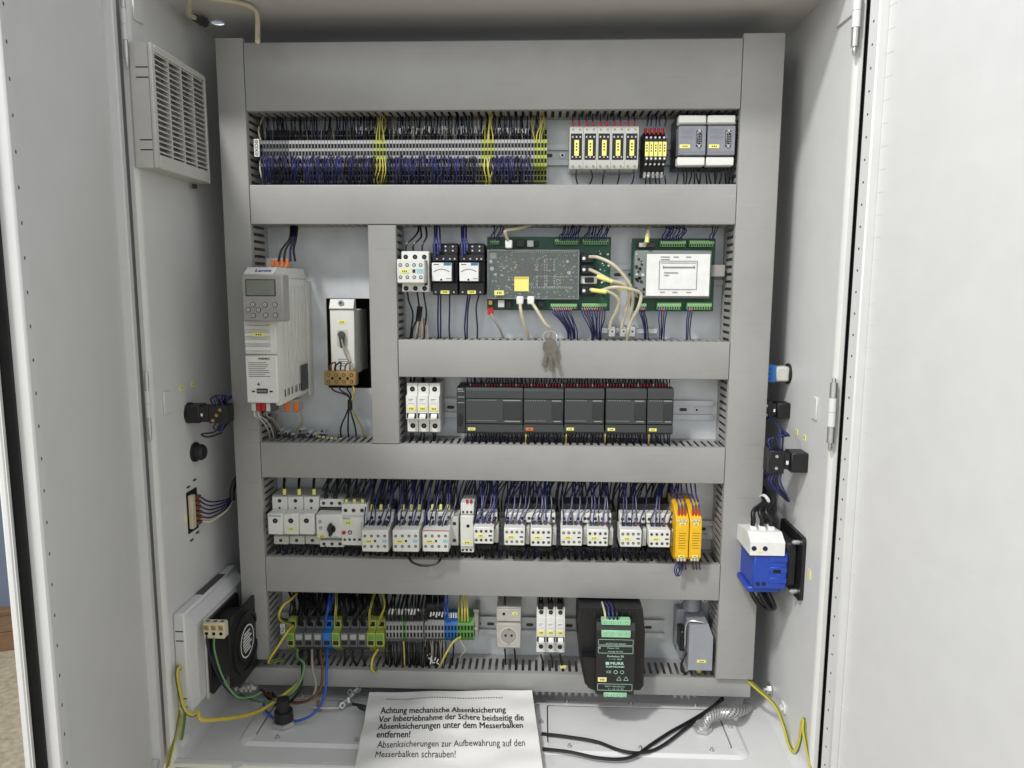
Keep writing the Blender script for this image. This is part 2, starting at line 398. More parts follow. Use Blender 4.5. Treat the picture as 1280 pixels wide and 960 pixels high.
# stamped white plugs in the floor and the weld scar of the left wall
p = atx(231, 926, XL); C(MB().cyl((XL+0.3, p.y, p.z), (XL+2, p.y, p.z), 11, 0, 20), 'wall_plug', M_ferw)
p = atz(297, 957, ZB); C(MB().cyl((p.x, p.y, ZB+0.3), (p.x, p.y, ZB+2), 9, 0, 20), 'floor_plug', M_ferw)
# hinge brackets on the walls, just inside the rim
for X_, s_, pys in ((XL, 1, (12, 503)), (XR, -1, (16, 510))):
    for py_ in pys:
        q = atx(208 if X_ < 0 else 1019, py_, X_)
        if py_ < 100: q = atx(172 if X_ < 0 else 1052, py_, X_)
        C(MB().box(X_, X_+s_*3, q.y-12 if py_ > 100 else YF+2, q.y+10, q.z-18, q.z+18, 0, 1.2), 'hinge_bracket', M_cab)
# doors
def door(hx_, hy_, ang, s_, name):
    # local x runs from the hinge to the free edge, s_*y points to the inner face
    o = bpy.data.objects.new(name, None)
    d = MB().box(-24, 502, -8*s_, -2*s_, ZB-12, ZT+12, 0, 1.5)
    d = d.build(name, M_cab, cab, (hx_+CX, hy_, CZ), ang)
    MB().box(-2.5, 502.5, -2.0*s_, -8.2*s_, ZB-13, ZB-11.5).build('edge_fold', M_cab, d)
    fr = MB()
    for x0 in (9, 466): fr.box(x0, x0+24, 0*s_, 19*s_, ZB+6, ZT-6, 0, 2)
    fr.box(33.2, 466, 0, 17*s_, ZT-30, ZT-6, 0, 2).box(33.2, 466, 0, 17*s_, ZB+6, ZB+30, 0, 2)
    fr.build('frame_rail', M_cab, d)
    MB().box(33.5, 465, -1.5*s_, 6*s_, ZB+31, ZT-31, 0, 1).build('inner_skin', M_cab, d)
    MB().box(-20, 8.5, -1.8*s_, 5*s_, ZB-4, ZT+4).box(483, 494, -1.8*s_, 7*s_, ZB-4, ZT+4).build('gasket_shade', M_hole, d)  # free-edge seal, plus a hinge-side strip added to blacken the door gap
    MB().box(496, 502, -1.9*s_, -1.2*s_, ZB-12, ZT+12).build('free_edge', M_rim_lit, d)
    for x0 in ((478,) if s_ > 0 else (21, 478)):
        h = MB(); z = ZB+20
        while z < ZT-20:
            h.cyl((x0, 18.5*s_, z), (x0, 19.25*s_, z), 1.7, 0, 8); z += 30
        h.build('rail_hole', M_dgrey, d)['kind'] = 'stuff'
    w = MB(); z = ZB+35
    while z < ZT-35: w.box(34, 50, 5.5*s_, 6.35*s_, z-0.6, z+0.6); z += 30
    w.build('weld_mark', M_cab, d)['kind'] = 'stuff'
    return d
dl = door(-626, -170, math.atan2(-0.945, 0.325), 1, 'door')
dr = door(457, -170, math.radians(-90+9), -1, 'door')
# hinges: pin in two knuckles, beside the rim
def hinge(px_, py_, Y_, parent, k=1.0):
    q = at(px_, py_, Y_)
    h = MB()
    for z0, z1, r, mi in ((-46, -22, 5.2*k, 0), (-21.5, 0, 6*k, 1), (0.5, 21, 6*k, 1), (21.5, 44, 5.2*k, 0)): h.cyl((q.x, q.y, q.z+z0), (q.x, q.y, q.z+z1), r, mi, 14)
    h.cyl((q.x, q.y, q.z-52), (q.x, q.y, q.z-46), 2.4, 0, 10).cyl((q.x, q.y, q.z-58), (q.x, q.y, q.z-52), 1.5, 0, 10, 3.2)
    h.cyl((q.x, q.y, q.z+44), (q.x, q.y, q.z+50), 3, 0, 10)
    C(h, 'hinge', [M_steel, M_cab])
hinge(1040, 515, -168, cab); hinge(1071, 14, -168, cab); hinge(185, 505, -172, cab, 0.6); hinge(155.5, 30, -172, cab, 0.6)

# ------------------------------------------------------------------ cable ducts
def duct(x0, x1, z0, z1, label, yb=PY, yf=0.0, ext=0):
    """slotted wiring duct with its cover; longer side is the run"""
    horiz = (x1-x0) > (z1-z0)
    t = thing('cable_duct', label, 'cable duct', ((x0+x1)/2, yb, z0))
    ox, oz = (x0+x1)/2, z0
    b = MB(); L0, L1 = (x0, x1) if horiz else (z0, z1); w0, w1 = (z0, z1) if horiz else (x0, x1)
    def bx(l0, l1, ya, yb_, a0, a1, bev=0):
        if horiz: b.box(l0-ox, l1-ox, ya-yb, yb_-yb, a0-oz, a1-oz, 0, bev)
        else: b.box(a0-ox, a1-ox, ya-yb, yb_-yb, l0-oz, l1-oz, 0, bev)
    bx(L0, L1, yb-2, yb, w0+1, w1-1)
    for a0, a1 in ((w0+0.6, w0+2.4), (w1-2.4, w1-0.6)):
        bx(L0, L1, yb-16, yb-2, a0, a1); bx(L0, L1, yf+3, yf+13, a0, a1)
        l = L0+3
        while l < L1-7: bx(l, l+7.2, yf+13, yb-16, a0, a1); l += 12.4
    b.build('base', M_ductw, t)
    c = MB()
    if horiz:
        pr = [(yf+11, z0), (yf+2.0, z0), (yf+0.5, z0+0.7), (yf, z0+2.2), (yf, z1-2.2), (yf+0.5, z1-0.7), (yf+2.0, z1), (yf+11, z1), (yf+11, z1-1.4), (yf+2.4, z1-1.4), (yf+1.6, z1-2.4), (yf+1.6, z0+2.4), (yf+2.4, z0+1.4), (yf+11, z0+1.4)]
        c.prism([(a-yb, b_-oz) for a, b_ in pr], x0-ox, x1-ox)
    else:
        pr = [(x0, yf+11), (x0, yf+2.0), (x0+0.7, yf+0.5), (x0+2.2, yf), (x1-2.2, yf), (x1-0.7, yf+0.5), (x1, yf+2.0), (x1, yf+11), (x1-1.4, yf+11), (x1-1.4, yf+2.4), (x1-2.4, yf+1.6), (x0+2.4, yf+1.6), (x0+1.4, yf+2.4), (x0+1.4, yf+11)]
        c.prism([(a-ox, b_-yb) for a, b_ in pr], z0-oz, z1-oz, 0, 'z')
    c.build('cover', M_duct, t)
    return t
VZ0, VZ1 = -700, 396
LX0, LX1, RX0, RX1 = -540.3, -493.5, 319.8, 386
IX0, IX1 = at(462, 400, 0).x, at(497, 400, 0).x
duct(LX0, LX1, VZ0+16, VZ1+4, 'narrow upright grey wiring duct beside the wall with grille and fan')
duct(RX0, RX1, VZ0+0, VZ1+4, 'wide upright grey wiring duct beside the blue main switch')
duct(LX1+1.2, RX0-1.2, 284.4, 392.7, 'tallest grey wiring duct running along the top of the mounting plate')
duct(LX1+1.2, RX0-1.2, 100.5, 165.7, 'grey wiring duct directly under the long slim terminal strip')
duct(IX0, IX1-0.4, -275.5, 99.4, 'short upright grey wiring duct between inverter bay and circuit boards')
duct(IX1+0.6, RX0-1.2, -158.2, -93.7, 'shortened grey wiring duct with the keys hanging in front of it')
duct(LX1+1.2, RX0-1.2, -340.3, -276.6, 'grey wiring duct directly under the dark programmable controller')
duct(LX1+1.2, RX0-1.2, -553.2, -486.6, 'grey wiring duct between contactor row and black power supply')
duct(at(303, 850, 8).x, at(938.5, 850, 8).x, at(640, 864.5, 8).z, at(640, 842, 8).z, 'low grey wiring duct along the cabinet floor, behind the power supply foot', yf=8)

# ------------------------------------------------------------------ mounting rails
def rail(px0, px1, py_, label):
    a, b_ = at(px0, py_, 73), at(px1, py_, 73); z = (a.z+b_.z)/2
    t = thing('mounting_rail', label, 'rail', ((a.x+b_.x)/2, PY, z-17.5)); w = (b_.x-a.x)/2
    pr = [(0, 8), (0, 27), (-1, 27), (-1, 27), (-6.5, 27.0), (-6.5, 35), (-7.5, 35), (-7.5, 26), (-1, 26), (-1, 9), (-7.5, 9), (-7.5, 0), (-6.5, 0), (-6.5, 8)]
    pr = [(0, 8), (0, 27), (-6.5, 27), (-6.5, 35), (-7.6, 35), (-7.6, 26), (-1.2, 26), (-1.2, 9), (-7.6, 9), (-7.6, 0), (-6.5, 0), (-6.5, 8)]
    MB().prism([(y, z_) for y, z_ in pr], -w, w).build('profile', M_rail, t)
    x = -w+14; k = 0
    while x < w-14:
        if k % 4 == 1: MB().cyl((x, -1.2, 17.5), (x, -4.2, 17.5), 4.6, 0, 14).cyl((x, -4.2, 17.5), (x, -4.5, 17.5), 2.4, 1, 6).build('screw', [M_steel, M_hole], t)
        else: MB().prism([(x-6+px_, 17.5+pz_) for px_, pz_ in rrect(0, 14, -3, 3, 3)], -1.1, -1.5, 0, 'y').build('slot', M_dgrey, t)
        x += 25; k += 1
    return t
rail(322, 916, 194, 'zinc rail carrying the long slim terminal strip')
rail(500, 905, 343, 'zinc rail carrying the contactor and the two circuit boards')
rail(502, 892, 511, 'zinc rail carrying the dark programmable controller')
rail(336, 893, 658, 'zinc rail carrying the contactor row')
rail(345, 831, 781, 'zinc rail carrying the grey, blue and green terminals and the power socket')
# ================================================================== upper row
def terminal_strip(px0, px1, pyc, n, kinds, label, cat='terminal strip'):
    a, b = at(px0, pyc, 20), at(px1, pyc, 20); z = a.z; pitch = (b.x-a.x)/n
    t = thing('terminal_strip', label, cat, ((a.x+b.x)/2, RY, z-46)); x0 = -(b.x-a.x)/2
    # double-deck feed-through terminal: stepped profile, wire funnels as proud dark faces, their recess shade painted
    pr = [(0, 2), (-26, 2), (-28, 5), (-28, 22), (-50, 24), (-52, 27), (-52, 65), (-50, 68), (-28, 70), (-28, 87), (-26, 90), (0, 90)]
    w = pitch*0.86; cache = {}
    for i in range(n):
        k = kinds(i); m = (M_tgrey, M_tgreen, M_tgrey2)[k]
        if k not in cache:
            mb = MB().prism(pr, -w/2, w/2, 0)
            for zz, yy in ((75, -28), (84, -28), (58, -52), (46, -52), (33, -52), (17, -28), (8, -28)):
                mb.box(-w*0.38, w*0.38, yy-0.35, yy+1, zz-3.6, zz+3.6, 1)
            cache[k] = mb.build('terminal', [m, M_hole], t); o = cache[k]
        else:
            o = cache[k].copy(); col.objects.link(o)
        o.location = ((x0+pitch*(i+0.5))*S, 0, 0)
    return t
PE1 = set(list(range(35, 39)) + list(range(68, 72)) + list(range(84, 88)))
terminal_strip(325, 684, 192, 88, lambda i: 1 if i in PE1 else (2 if i < 9 else 0), 'long strip of slim grey terminals with yellow-green earth terminals between')
tl = thing('marker_tag', 'white upright tag lettered 0XD0 before the first slim grey terminal', 'tag', at(321.5, 196, 12))
MB().box(-4.6, 4.6, -1, 1, 0, 29, 0, 0.4).build('plate', M_ferw, tl)
text('0XD0', 8, tl, (0.3, -1.2, 14.5), M_ink, rot=(math.pi/2, math.radians(-90), 0), width=25, bold=0.12)
# wires above the strip: dark mass leaving into the top duct, some with white ferrules
paths = []
for i in range(190):
    x = 328 + 352*i/189 + J(1); u = random.random()
    mi = 0 if u < 0.5 else (1 if u < 0.84 else 2)
    y1 = 181 + J(3); dx = J(4)
    paths.append(([(x, y1, 44), (x+dx*0.3, y1-12, 34+J(6)), (x+dx, 155+J(3), 38+J(10)), (x+dx*1.3, 138, 60)], 0.85, mi))
bundle(paths, [M_w_black, M_w_navy, M_w_grey], 'wiring', 'dense black and navy wires rising from the slim terminal strip')
fb = MB()
for i in range(50):
    x = 446 + 160*i/49 + J(1.4)
    if 470 < x < 484 or 604 < x < 617: continue
    p, q = at(x, 167+J(1.5), 36), at(x+J(2), 159+J(2), 36); fb.cyl(p, q, 1.0, 0, 6)
for i in range(16):
    x = 620 + 46*i/15; p, q = at(x, 167+J(1), 36), at(x+J(2), 160+J(1), 36); fb.cyl(p, q, 1.2, 0, 6)
tag(fb.build('ferrule', M_ferw), 'white wire-end ferrules in the dark wires above the slim terminals', 'ferrules', None, 'stuff')
lab = 'blue control wire looping down from the slim terminals into the duct'
k = 0
for i in range(150):
    x = 331 + 332*i/149 + J(1.2)
    if 470 < x < 483 or 598 < x < 614: continue
    if x < 360 and random.random() < 0.35: continue
    dx = J(5); yt = 196 + J(2.5)
    wire([(x, yt, 20), (x-1+J(1), yt+5, 6+J(4)), (x+dx*0.4, 212+J(3), 2+J(6)), (x+dx, 226, 20+J(8)), (x+dx, 237, 45)], 1.05, random.choice([M_w_blue, M_w_blue, M_w_navy, M_w_black]), lab, 'blue wires below the slim terminals', n=5, sub=4)
lab = 'yellow-green earth wire at the slim terminal strip'
for xs in ((471, 475, 478, 481), (606, 609, 612, 615), (669, 672, 676, 679)):
    for x in xs:
        wire([(x, 188, 22), (x+J(2), 170, 22), (x+J(5), 152, 34), (x+J(5), 136, 60)], 1.05, M_w_gy if J(1) > 0 else M_w_yel, lab, 'earth wires at the slim terminals', sub=4)
        if xs[0] != 669: wire([(x, 198, 20), (x+J(2), 212, 12), (x+J(4), 226, 22), (x+J(4), 238, 50)], 1.05, M_w_yel, lab, 'earth wires at the slim terminals', sub=4)
for pts in (([(331, 142, 50), (324, 158, 30), (323.5, 166, 24), (327, 180, 26), (328, 190, 40)]), ([(326, 196, 40), (325, 210, 22), (327, 222, 22), (328, 236, 40)])):
    wire(pts, 1.3, M_w_beige, 'pale wire curving past the tag lettered 0XD0', 'pale wires by the tag')

# five relay modules
REL = 'grey relay module with black face and upright yellow label'
proto = None
for i in range(5):
    x0 = 712+17.25*i
    r = (x0, 158, x0+16.9, 213)
    if proto is None:
        t, w, h, d = device('relay_module', REL, 'relay', r, 8, 'row of five slim relay modules')
        MB().prism([(0, 4), (-d+14, 0), (-d+3, 3), (-d, 8), (-d, h-3), (-d+3, h), (-d+16, h+4), (0, h+2)], -w/2, w/2).build('housing', M_light, t)
        MB().box(-w*0.42, w*0.42, -d-0.7, -d+4, h*0.24, h*0.84, 0, 0.5).build('face_panel', M_black, t)
        sticker(t, w*0.02, -d-1.0, h*0.51, w*0.34, h*0.36, None, 'label', True)
        b = MB()
        for zz in (0.1, 0.93): 
            for xx in (-0.25, 0.25): b.screw(xx*w, -d, zz*h, 1.6)
        for xx in (-0.28, 0, 0.28): b.box(xx*w-1.1, xx*w+1.1, -d-1.0, -d, h*0.74, h*0.78, 1).box(xx*w-1.1, xx*w+1.1, -d-1.0, -d, h*0.29, h*0.32, 1)
        o = b.build('screws', [M_hole, M_light], t); o['kind'] = 'stuff'
        for xx in (-0.24, 0.2): MB().cyl((xx*w, -d+8, h+1), (xx*w, -d+10, h+9), 1.9, 0, 8).build('ferrule', M_red, t)
        proto = t
    else:
        a = rect(*r, 8); copy_tree(proto, ((a[0]+a[1])/2, RY, a[2]))
    for xx in (4, 12):
        wire([(x0+xx, 153, 18), (x0+xx+J(1), 147, 26), (x0+xx+J(3), 138, 50)], 1.1, M_w_navy, 'navy wire rising from the slim grey relay modules', 'wires above the relay modules', sub=3)
    wire([(x0+9+J(3), 211, 16), (x0+9+J(3), 222, 18), (x0+8+J(5), 238, 40)], 1.3, M_w_black, 'black wire dropping from the slim grey relay modules', 'wires below the relay modules', sub=3)
# five fuse terminals
proto = None
for i in range(5):
    x0 = 806+5.5*i; r = (x0, 162, x0+5.2, 216)
    if proto is None:
        t, w, h, d = device('fuse_terminal', 'slim black fuse terminal with yellow marker beside the relay modules', 'terminal', r, 12, 'row of five black fuse terminals')
        MB().prism([(0, 0), (-d*0.6, 0), (-d*0.7, h*0.2), (-d, h*0.28), (-d, h*0.78), (-d*0.7, h*0.86), (-d*0.6, h), (0, h)], -w/2, w/2).build('housing', M_black, t)
        sticker(t, 0, -d-0.3, h*0.55, w*0.9, h*0.34, None, 'label', True)
        b = MB()
        for zz in (0.22, 0.33, 0.84): b.cyl((0, -d-0.3 if 0.28 < zz < 0.78 else -d*0.78, zz*h), (0, -d-1.2 if 0.28 < zz < 0.78 else -d*0.88, zz*h), w*0.26, 0, 8)
        o = b.build('screws', M_ferw, t); o['kind'] = 'stuff'
        MB().cyl((0, -d*0.6, h*0.95), (0, -d*0.62, h*1.1), w*0.36, 0, 8).build('ferrule', M_red, t)
        MB().cyl((0, -d*0.6, h*0.06), (0, -d*0.62, -h*0.08), w*0.36, 0, 8).build('ferrule', M_ferw, t)
        proto = t
    else:
        a = rect(*r, 12); copy_tree(proto, ((a[0]+a[1])/2, RY, a[2]))
    wire([(x0+2.5, 158, 28), (x0+3+J(2), 150, 30), (x0+3+J(3), 138, 50)], 1.2, M_w_navy, 'navy wire rising from the slim black fuse terminals', 'wires above the fuse terminals', sub=3)
    wire([(x0+2.5, 216, 28), (x0+2+J(2), 224, 26), (x0+2+J(3), 238, 45)], 1.3, M_w_black, 'black wire dropping from the slim black fuse terminals', 'wires below the fuse terminals', sub=3)
# two interface modules with D-sub sockets
proto = None
for i, x0 in enumerate((848, 884.5)):
    r = (x0, 157, x0+34.5, 194)
    if proto is None:
        t, w, h, d = device('interface_module', 'silver-faced interface module with D-sub socket, beside the black fuse terminals', 'module', r, -2)
        MB().box(-w/2, w/2, -d+22, 0, -16, h+18, 0, 1).build('housing', M_black, t)
        MB().box(-w/2, w/2, -d, -d+22, 0, h, 0, 1).build('face_panel', mat('brushed_face', (136, 138, 146), 0.25, 0.3, var=0.15, scale=40), t)
        MB().box(-w/2, w/2, -d+3, -d+22, h+2.5, h+17, 0, 1.5).box(-w/2, w/2, -d+2.2, -d+3.2, h+3, h+5.5, 1).build('terminal_cover', [M_white, M_grey], t)
        MB().box(-w/2, w/2, -d+3, -d+22, -16, -2, 0, 1.5).build('terminal_cover', M_white, t)
        ds = MB().box(w*0.14, w*0.34, -d-1.2, -d+1, h*0.28, h*0.84, 0, 1.2).box(w*0.155, w*0.325, -d-2.2, -d-1, h*0.33, h*0.79, 1, 1.2).box(w*0.17, w*0.31, -d-5, -d, h*0.36, h*0.76, 0, 1.6)
        for k_ in range(9): ds.cyl((w*(0.21 if k_ < 5 else 0.27), -d-5.2, h*(0.41+0.075*(k_ % 5))), (w*(0.21 if k_ < 5 else 0.27), -d-4.8, h*(0.41+0.075*(k_ % 5))), 0.8, 1, 6)
        for zz in (0.3, 0.82): ds.cyl((w*0.24, -d-3, zz*h), (w*0.24, -d, zz*h), 2.2, 1, 6)
        ds.build('socket', [M_black, M_steel], t)
        sticker(t, -w*0.26, -d-0.3, h*0.3, w*0.38, h*0.13)
        
        b = MB()
        for zz in (0.84, 0.76, 0.6, 0.1): b.box(-w*0.44, w*0.05 if zz > 0.5 else w*0.44, -d-0.15, -d+0.1, zz*h, zz*h+1.3)
        b.build('print', M_inkg, t)['kind'] = 'stuff'
        proto = t
    else:
        a = rect(*r, -2); c_ = copy_tree(proto, ((a[0]+a[1])/2, RY, a[2]), 'silver-faced interface module with D-sub socket, against the wide upright duct')
paths = []
for i in range(15):
    x = 848+68*i/14; paths.append(([(x, 207, 22), (x+J(2), 220, 25+J(6)), (x+J(5), 238, 45)], 1.3, 0))
    paths.append(([(x, 144, 30), (x+J(2), 141, 34), (x+J(5), 134, 45)], 1.1, 1 if i % 3 == 0 else 0))
bundle(paths, [M_w_black, mat('wire_violet', (120, 60, 90), 0.4)], 'wiring', 'black wires under and over the two silver interface modules')

# ================================================================== inverter bay
x0, x1, z0, z1 = rect(309, 405, 347, 505, -92)
XI = -424.0; DW = XI-(x0-2); dz0, dz1 = at(325, 516, -92).z, at(325, 340, -92).z
inv = thing('frequency_inverter', 'white frequency inverter with keypad and display, mounted on the bare plate', 'inverter', (XI-DW/2, PY, dz0))
H = dz1-dz0; hw = DW/2; F = 92+PY
MB().box(-hw, hw, -F+10, -2, 10, H-8, 0, 3).build('housing', M_white, inv)
fc = MB().box(-hw-1, hw+0.5, -F, -F+12, H*0.42, H*0.70, 0, 2)
fo = fc.build('front_cover', M_white, inv)
for i in range(5):
    z = H*0.445+i*H*0.05
    MB().prism([(-F+1, z), (-F-8, z+2), (-F-5.5, z+H*0.03), (-F+1, z+H*0.036)], -hw+3, hw-8).build('rib', M_white, fo)
sticker(inv, 0.5, -F-8.2, H*0.565, 20, 6)
# lower label panel
lp = MB().box(-hw-1, hw+0.5, -F-1, -F+12, 16, H*0.415, 0, 2).build('label_panel', M_white, inv)
text('WARNING', 4.6, lp, (5, -F-1.2, H*0.39), M_ink, width=19, bold=0.15)
b = MB()
for k_ in range(8): b.box(-hw+4, -hw+(38 if k_ % 3 else 30)-J(3), -F-1.25, -F-0.9, H*0.36-k_*3.2, H*0.36-k_*3.2+1.1)
b.build('print', M_inkg, lp)['kind'] = 'stuff'
MB().prism([(-8, H*0.2), (-3, H*0.2), (-5.5, H*0.2+5)], -F-1.3, -F-0.9, 0, 'y').build('warning_mark', M_ink, lp)
b = MB().box(-9, 9, -F-2, -F, 32, 40, 0, 0.4)
for k_ in range(6): b.box(-7.5+k_*2.6, -6+k_*2.6, -F-2.4, -F-1.8, 34, 38, 1)
b.box(-17, -12, -F-1.4, -F-0.9, 34, 36.5, 0).box(12, 17, -F-1.4, -F-0.9, 34, 36.5, 0)
b.build('dip_switch', [M_black, M_grey], lp)
# lower control plugs
b = MB()
for k_, m_ in enumerate((0, 1, 1, 0, 2)): b.box(-hw+4+k_*8, -hw+11+k_*8, -F+4, -F+22, 2, 15, m_, 0.8)
b.build('control_plug', [M_light, M_red, M_dgrey], inv)
# side fins, rear slab of the heat sink
for k_ in range(6):
    y = -F+34+k_*20
    MB().box(hw-0.5, hw+2.4, y, y+4, 22, H-22, 0, 1).build('fin', M_light, inv)
MB().box(hw-1, hw+5, -20, -2, 6, H-14, 0, 1.5).build('heat_sink', M_light, inv)
MB().box(hw+2, hw+3.2, -62, -26, 20, 66, 0, 0.5).build('rating_plate', M_dgrey, inv)
b = MB()
for k_ in range(10): b.box(hw+0.2, hw+0.7, -F+30+k_*9, -F+34+k_*9, 22, 34)
b.build('vent_slot', M_dgrey, inv)['kind'] = 'stuff'
# keypad unit on top front
kx0, kx1, kz0, kz1 = rect(302, 343, 354, 402, -118)
KY = -118-PY; kc = (kx0+kx1)/2-(XI-DW/2)
kp = MB().box(kx0-(XI-DW/2), kx1-(XI-DW/2), KY, -F+4, kz0-dz0, kz1-dz0, 0, 2.5).build('keypad', M_grey, inv)
kw = (kx1-kx0); kh = kz1-kz0; kb = kx0-(XI-DW/2); kz = kz0-dz0
MB().box(kb+kw*0.1, kb+kw*0.83, KY-0.9, KY+1, kz+kh*0.54, kz+kh*0.9, 1, 0.8).box(kb+kw*0.13, kb+kw*0.8, KY-1.1, KY, kz+kh*0.565, kz+kh*0.875, 0).build('display', [M_screen, M_dgrey], kp)
for (u, v_) in ((0.27, 0.36), (0.15, 0.25), (0.40, 0.25), (0.27, 0.13), (0.56, 0.36), (0.80, 0.36), (0.57, 0.14), (0.80, 0.14)):
    MB().cyl((kb+kw*u, KY+0.5, kz+kh*v_), (kb+kw*u, KY-1.4, kz+kh*v_), 3.7, 0, 16).cyl((kb+kw*u, KY-1.2, kz+kh*v_), (kb+kw*u, KY-1.6, kz+kh*v_), 2.7, 1, 12).cyl((kb+kw*u, KY-1.5, kz+kh*v_), (kb+kw*u, KY-1.8, kz+kh*v_), 1.1, 0, 6).build('button', [M_dgrey, M_light], kp)
MB().prism([(-F+10, H-9), (-F+2, H-9), (-F+2, H-2), (-F+20, H+8), (-20, H+8), (-6, H-9)], -hw+2, hw-1).build('top_cap', M_white, inv)
text('Lenze', 11, inv, (6, -F+8.6, H+2.6), mat('brand_blue', (40, 70, 150), 0.5), rot=(math.radians(30), 0, 0), width=26, bold=0.25)
# top plugs, orange levers
b = MB().box(-hw+12, hw-2, -100, -70, H+8, H+24, 0, 1.5)
for k_ in range(4): b.box(-hw+22+k_*8, -hw+27+k_*8, -103, -96, H+10, H+22, 1, 1)
b.build('mains_plug', [M_grey, M_orange], inv)
b = MB().box(-hw+24, hw+6, -96, -66, -12, 9, 0, 1.5)
for k_ in range(2): b.box(-hw+34+k_*16, -hw+42+k_*16, -99, -94, -10, 6, 1, 1)
b.build('motor_plug', [M_grey, M_orange], inv)
for i, (xa, xb) in enumerate(((352, 362), (357, 365), (363, 367), (367, 370))):
    wire([(xa-4+i*2, 326, -25), (xa, 312, -5), (xb, 298, 15), (xb+2, 280, 45)], 2.0, M_w_black if i != 2 else M_w_navy, 'black mains wire rising from the white inverter into the duct', 'mains wires of the inverter')
for i in range(4):
    x = 318+i*5
    wire([(x, 512, -80), (x+1, 520, -84), (x+8, 524, -60), (x+16, 535, 10), (x+20, 550, 40)], 1.1, (M_w_white, M_w_white, M_w_black, M_w_grey)[i], 'thin control wire hanging from the foot of the white inverter', 'control wires of the inverter')
wire([(377, 514, -20), (378, 528, -6), (372, 538, 15), (368, 552, 40)], 2.6, M_w_grey, 'grey motor cable under the white inverter', None, 'cable')
wire([(346, 518, 60), (346, 535, 60), (346, 556, 60)], 3.2, M_w_grey, 'grey cable standing behind the foot of the white inverter', None, 'cable')
# shield clamps and beads at the bottom of the bay
t = thing('shield_clamp_row', 'row of metal shield clamps and screws at the bottom of the inverter bay', 'clamp row', at(375, 551, 45))
p0 = at(375, 551, 45)
for k_ in range(7):
    q = at(350+k_*9, 538+3*(k_ % 3), 45)-p0
    MB().cyl((q.x, q.y+14, q.z), (q.x, q.y-6, q.z+J(2)), 4.2, 0, 10).cyl((q.x, q.y-6, q.z), (q.x, q.y-9, q.z), 2.6, 1, 6).build('screw', [M_steel, M_dgrey], t)
MB().box(at(345, 551, 45).x-p0.x, at(408, 551, 45).x-p0.x, 2, 6, 0, 12, 0, 1).build('bar', M_dgrey, t)
for k_ in range(7):
    q = at(394+k_*5.2, 545+k_*0.7, 40)
    tag(MB().cyl((q.x-2.4, q.y, q.z), (q.x+2.4, q.y, q.z-0.5), 2.3, 0, 8).build('bead', M_w_yel if k_ % 2 else M_ferw), 'small ceramic bead strung on a wire at the bottom of the inverter bay', 'bead', 'beads at the bottom of the bay')
wire([(388, 544, 40), (400, 546, 40), (428, 550, 40), (436, 556, 44)], 0.9, M_w_black, 'thin wire threaded through the small ceramic beads', None)
# ------------------------------------------------------------------ filter module in the cut-out
r = (413, 374, 443, 468); x0, x1, z0, z1 = rect(*r, 40)
t = thing('brake_module', 'slim white module with a cable boot, sitting in the black cut-out', 'module', ((x0+x1)/2, PY+58, z0)); w = x1-x0; h = z1-z0; D = PY+58-40
MB().box(-w/2, w/2, -D, 0, 0, h*0.86, 0, 1.5).build('housing', M_white, t)
MB().prism([(-D+2, h*0.86), (-D-3, h*0.88), (-D+6, h), (-D+16, h), (-D+16, h*0.86)], -w/2, w/2).build('bracket', M_light, t)
MB().cyl((-1, -D+3, h*0.95), (-1, -D-2, h*0.95), 5, 0, 12).cyl((-1, -D-2, h*0.95), (-1, -D-3, h*0.95), 2.4, 1, 6).build('screw', [M_steel, M_dgrey], t)
sticker(t, 0, -D-0.3, h*0.7, 14, 6)
MB().box(-w*0.22, w*0.22, -D-1, -D+0.5, h*0.38, h*0.6, 0, 2).build('cover_plate', M_light, t)
MB().cyl((0, -D, h*0.53), (0, -D-9, h*0.54), 6, 0, 14).cyl((0, -D-6, h*0.53), (2, -D-9, h*0.36), 5.4, 0, 12, 3.4).build('cable_boot', M_dgrey, t)
b = MB()
for k_ in range(4): b.box(-w*0.2, w*0.2-J(3), -D-0.3, -D+0.1, h*0.2-k_*4, h*0.2-k_*4+1.2)
b.build('print', M_inkg, t)['kind'] = 'stuff'
wire([(427, 424, 24), (431, 440, 22), (437, 455, 24), (437, 462, 30)], 1.7, M_w_grey, 'grey lead running down from the cable boot to the ochre terminal block', None, 'cable')
p0 = at(425, 482, 30); x0, x1, z0, z1 = rect(405, 464, 445, 482, 28)
t = thing('ceramic_terminal_block', 'ochre four-pole ceramic terminal block in front of the slim white module', 'terminal block', ((x0+x1)/2, 46, z0)); w = x1-x0; h = z1-z0
MB().box(-w/2, w/2, -18, 0, 0, h, 0, 2).build('body', M_brown, t)
for k_ in range(4):
    for zz in (0.27, 0.73):
        MB().screw(-w*0.36+k_*w*0.24, -18, zz*h, 3.2).build('screw', [M_hole, M_brass], t)
for k_ in range(3): MB().cyl((-w*0.24+k_*w*0.24, -17, h*0.5), (-w*0.24+k_*w*0.24, -18.6, h*0.5), 2.6, 0, 10).build('mounting_hole', M_hole, t)
for i, (a, m_) in enumerate(((412, M_w_brown), (419, M_w_black), (431, M_w_brown), (437, M_w_white))):
    wire([(a, 467, 36), (a+1, 457, 26), (a+7, 453, 26), (a+6, 463, 42)], 1.3, m_, 'short lead bent over the top of the ochre terminal block', 'short leads above the ochre block')
for i, (a, b_) in enumerate(((414, 436), (423, 437), (432, 439), (440, 441))):
    wire([(a, 480, 36), (a+3, 488, 28), (b_, 496, 30), (b_-1, 512, 34), (a+12, 535, 48), (a+14, 556, 56)], 1.5, (M_w_black, M_w_navy, M_w_black, M_w_gy)[i], 'lead dropping from the ochre terminal block into the duct', 'leads below the ochre block')
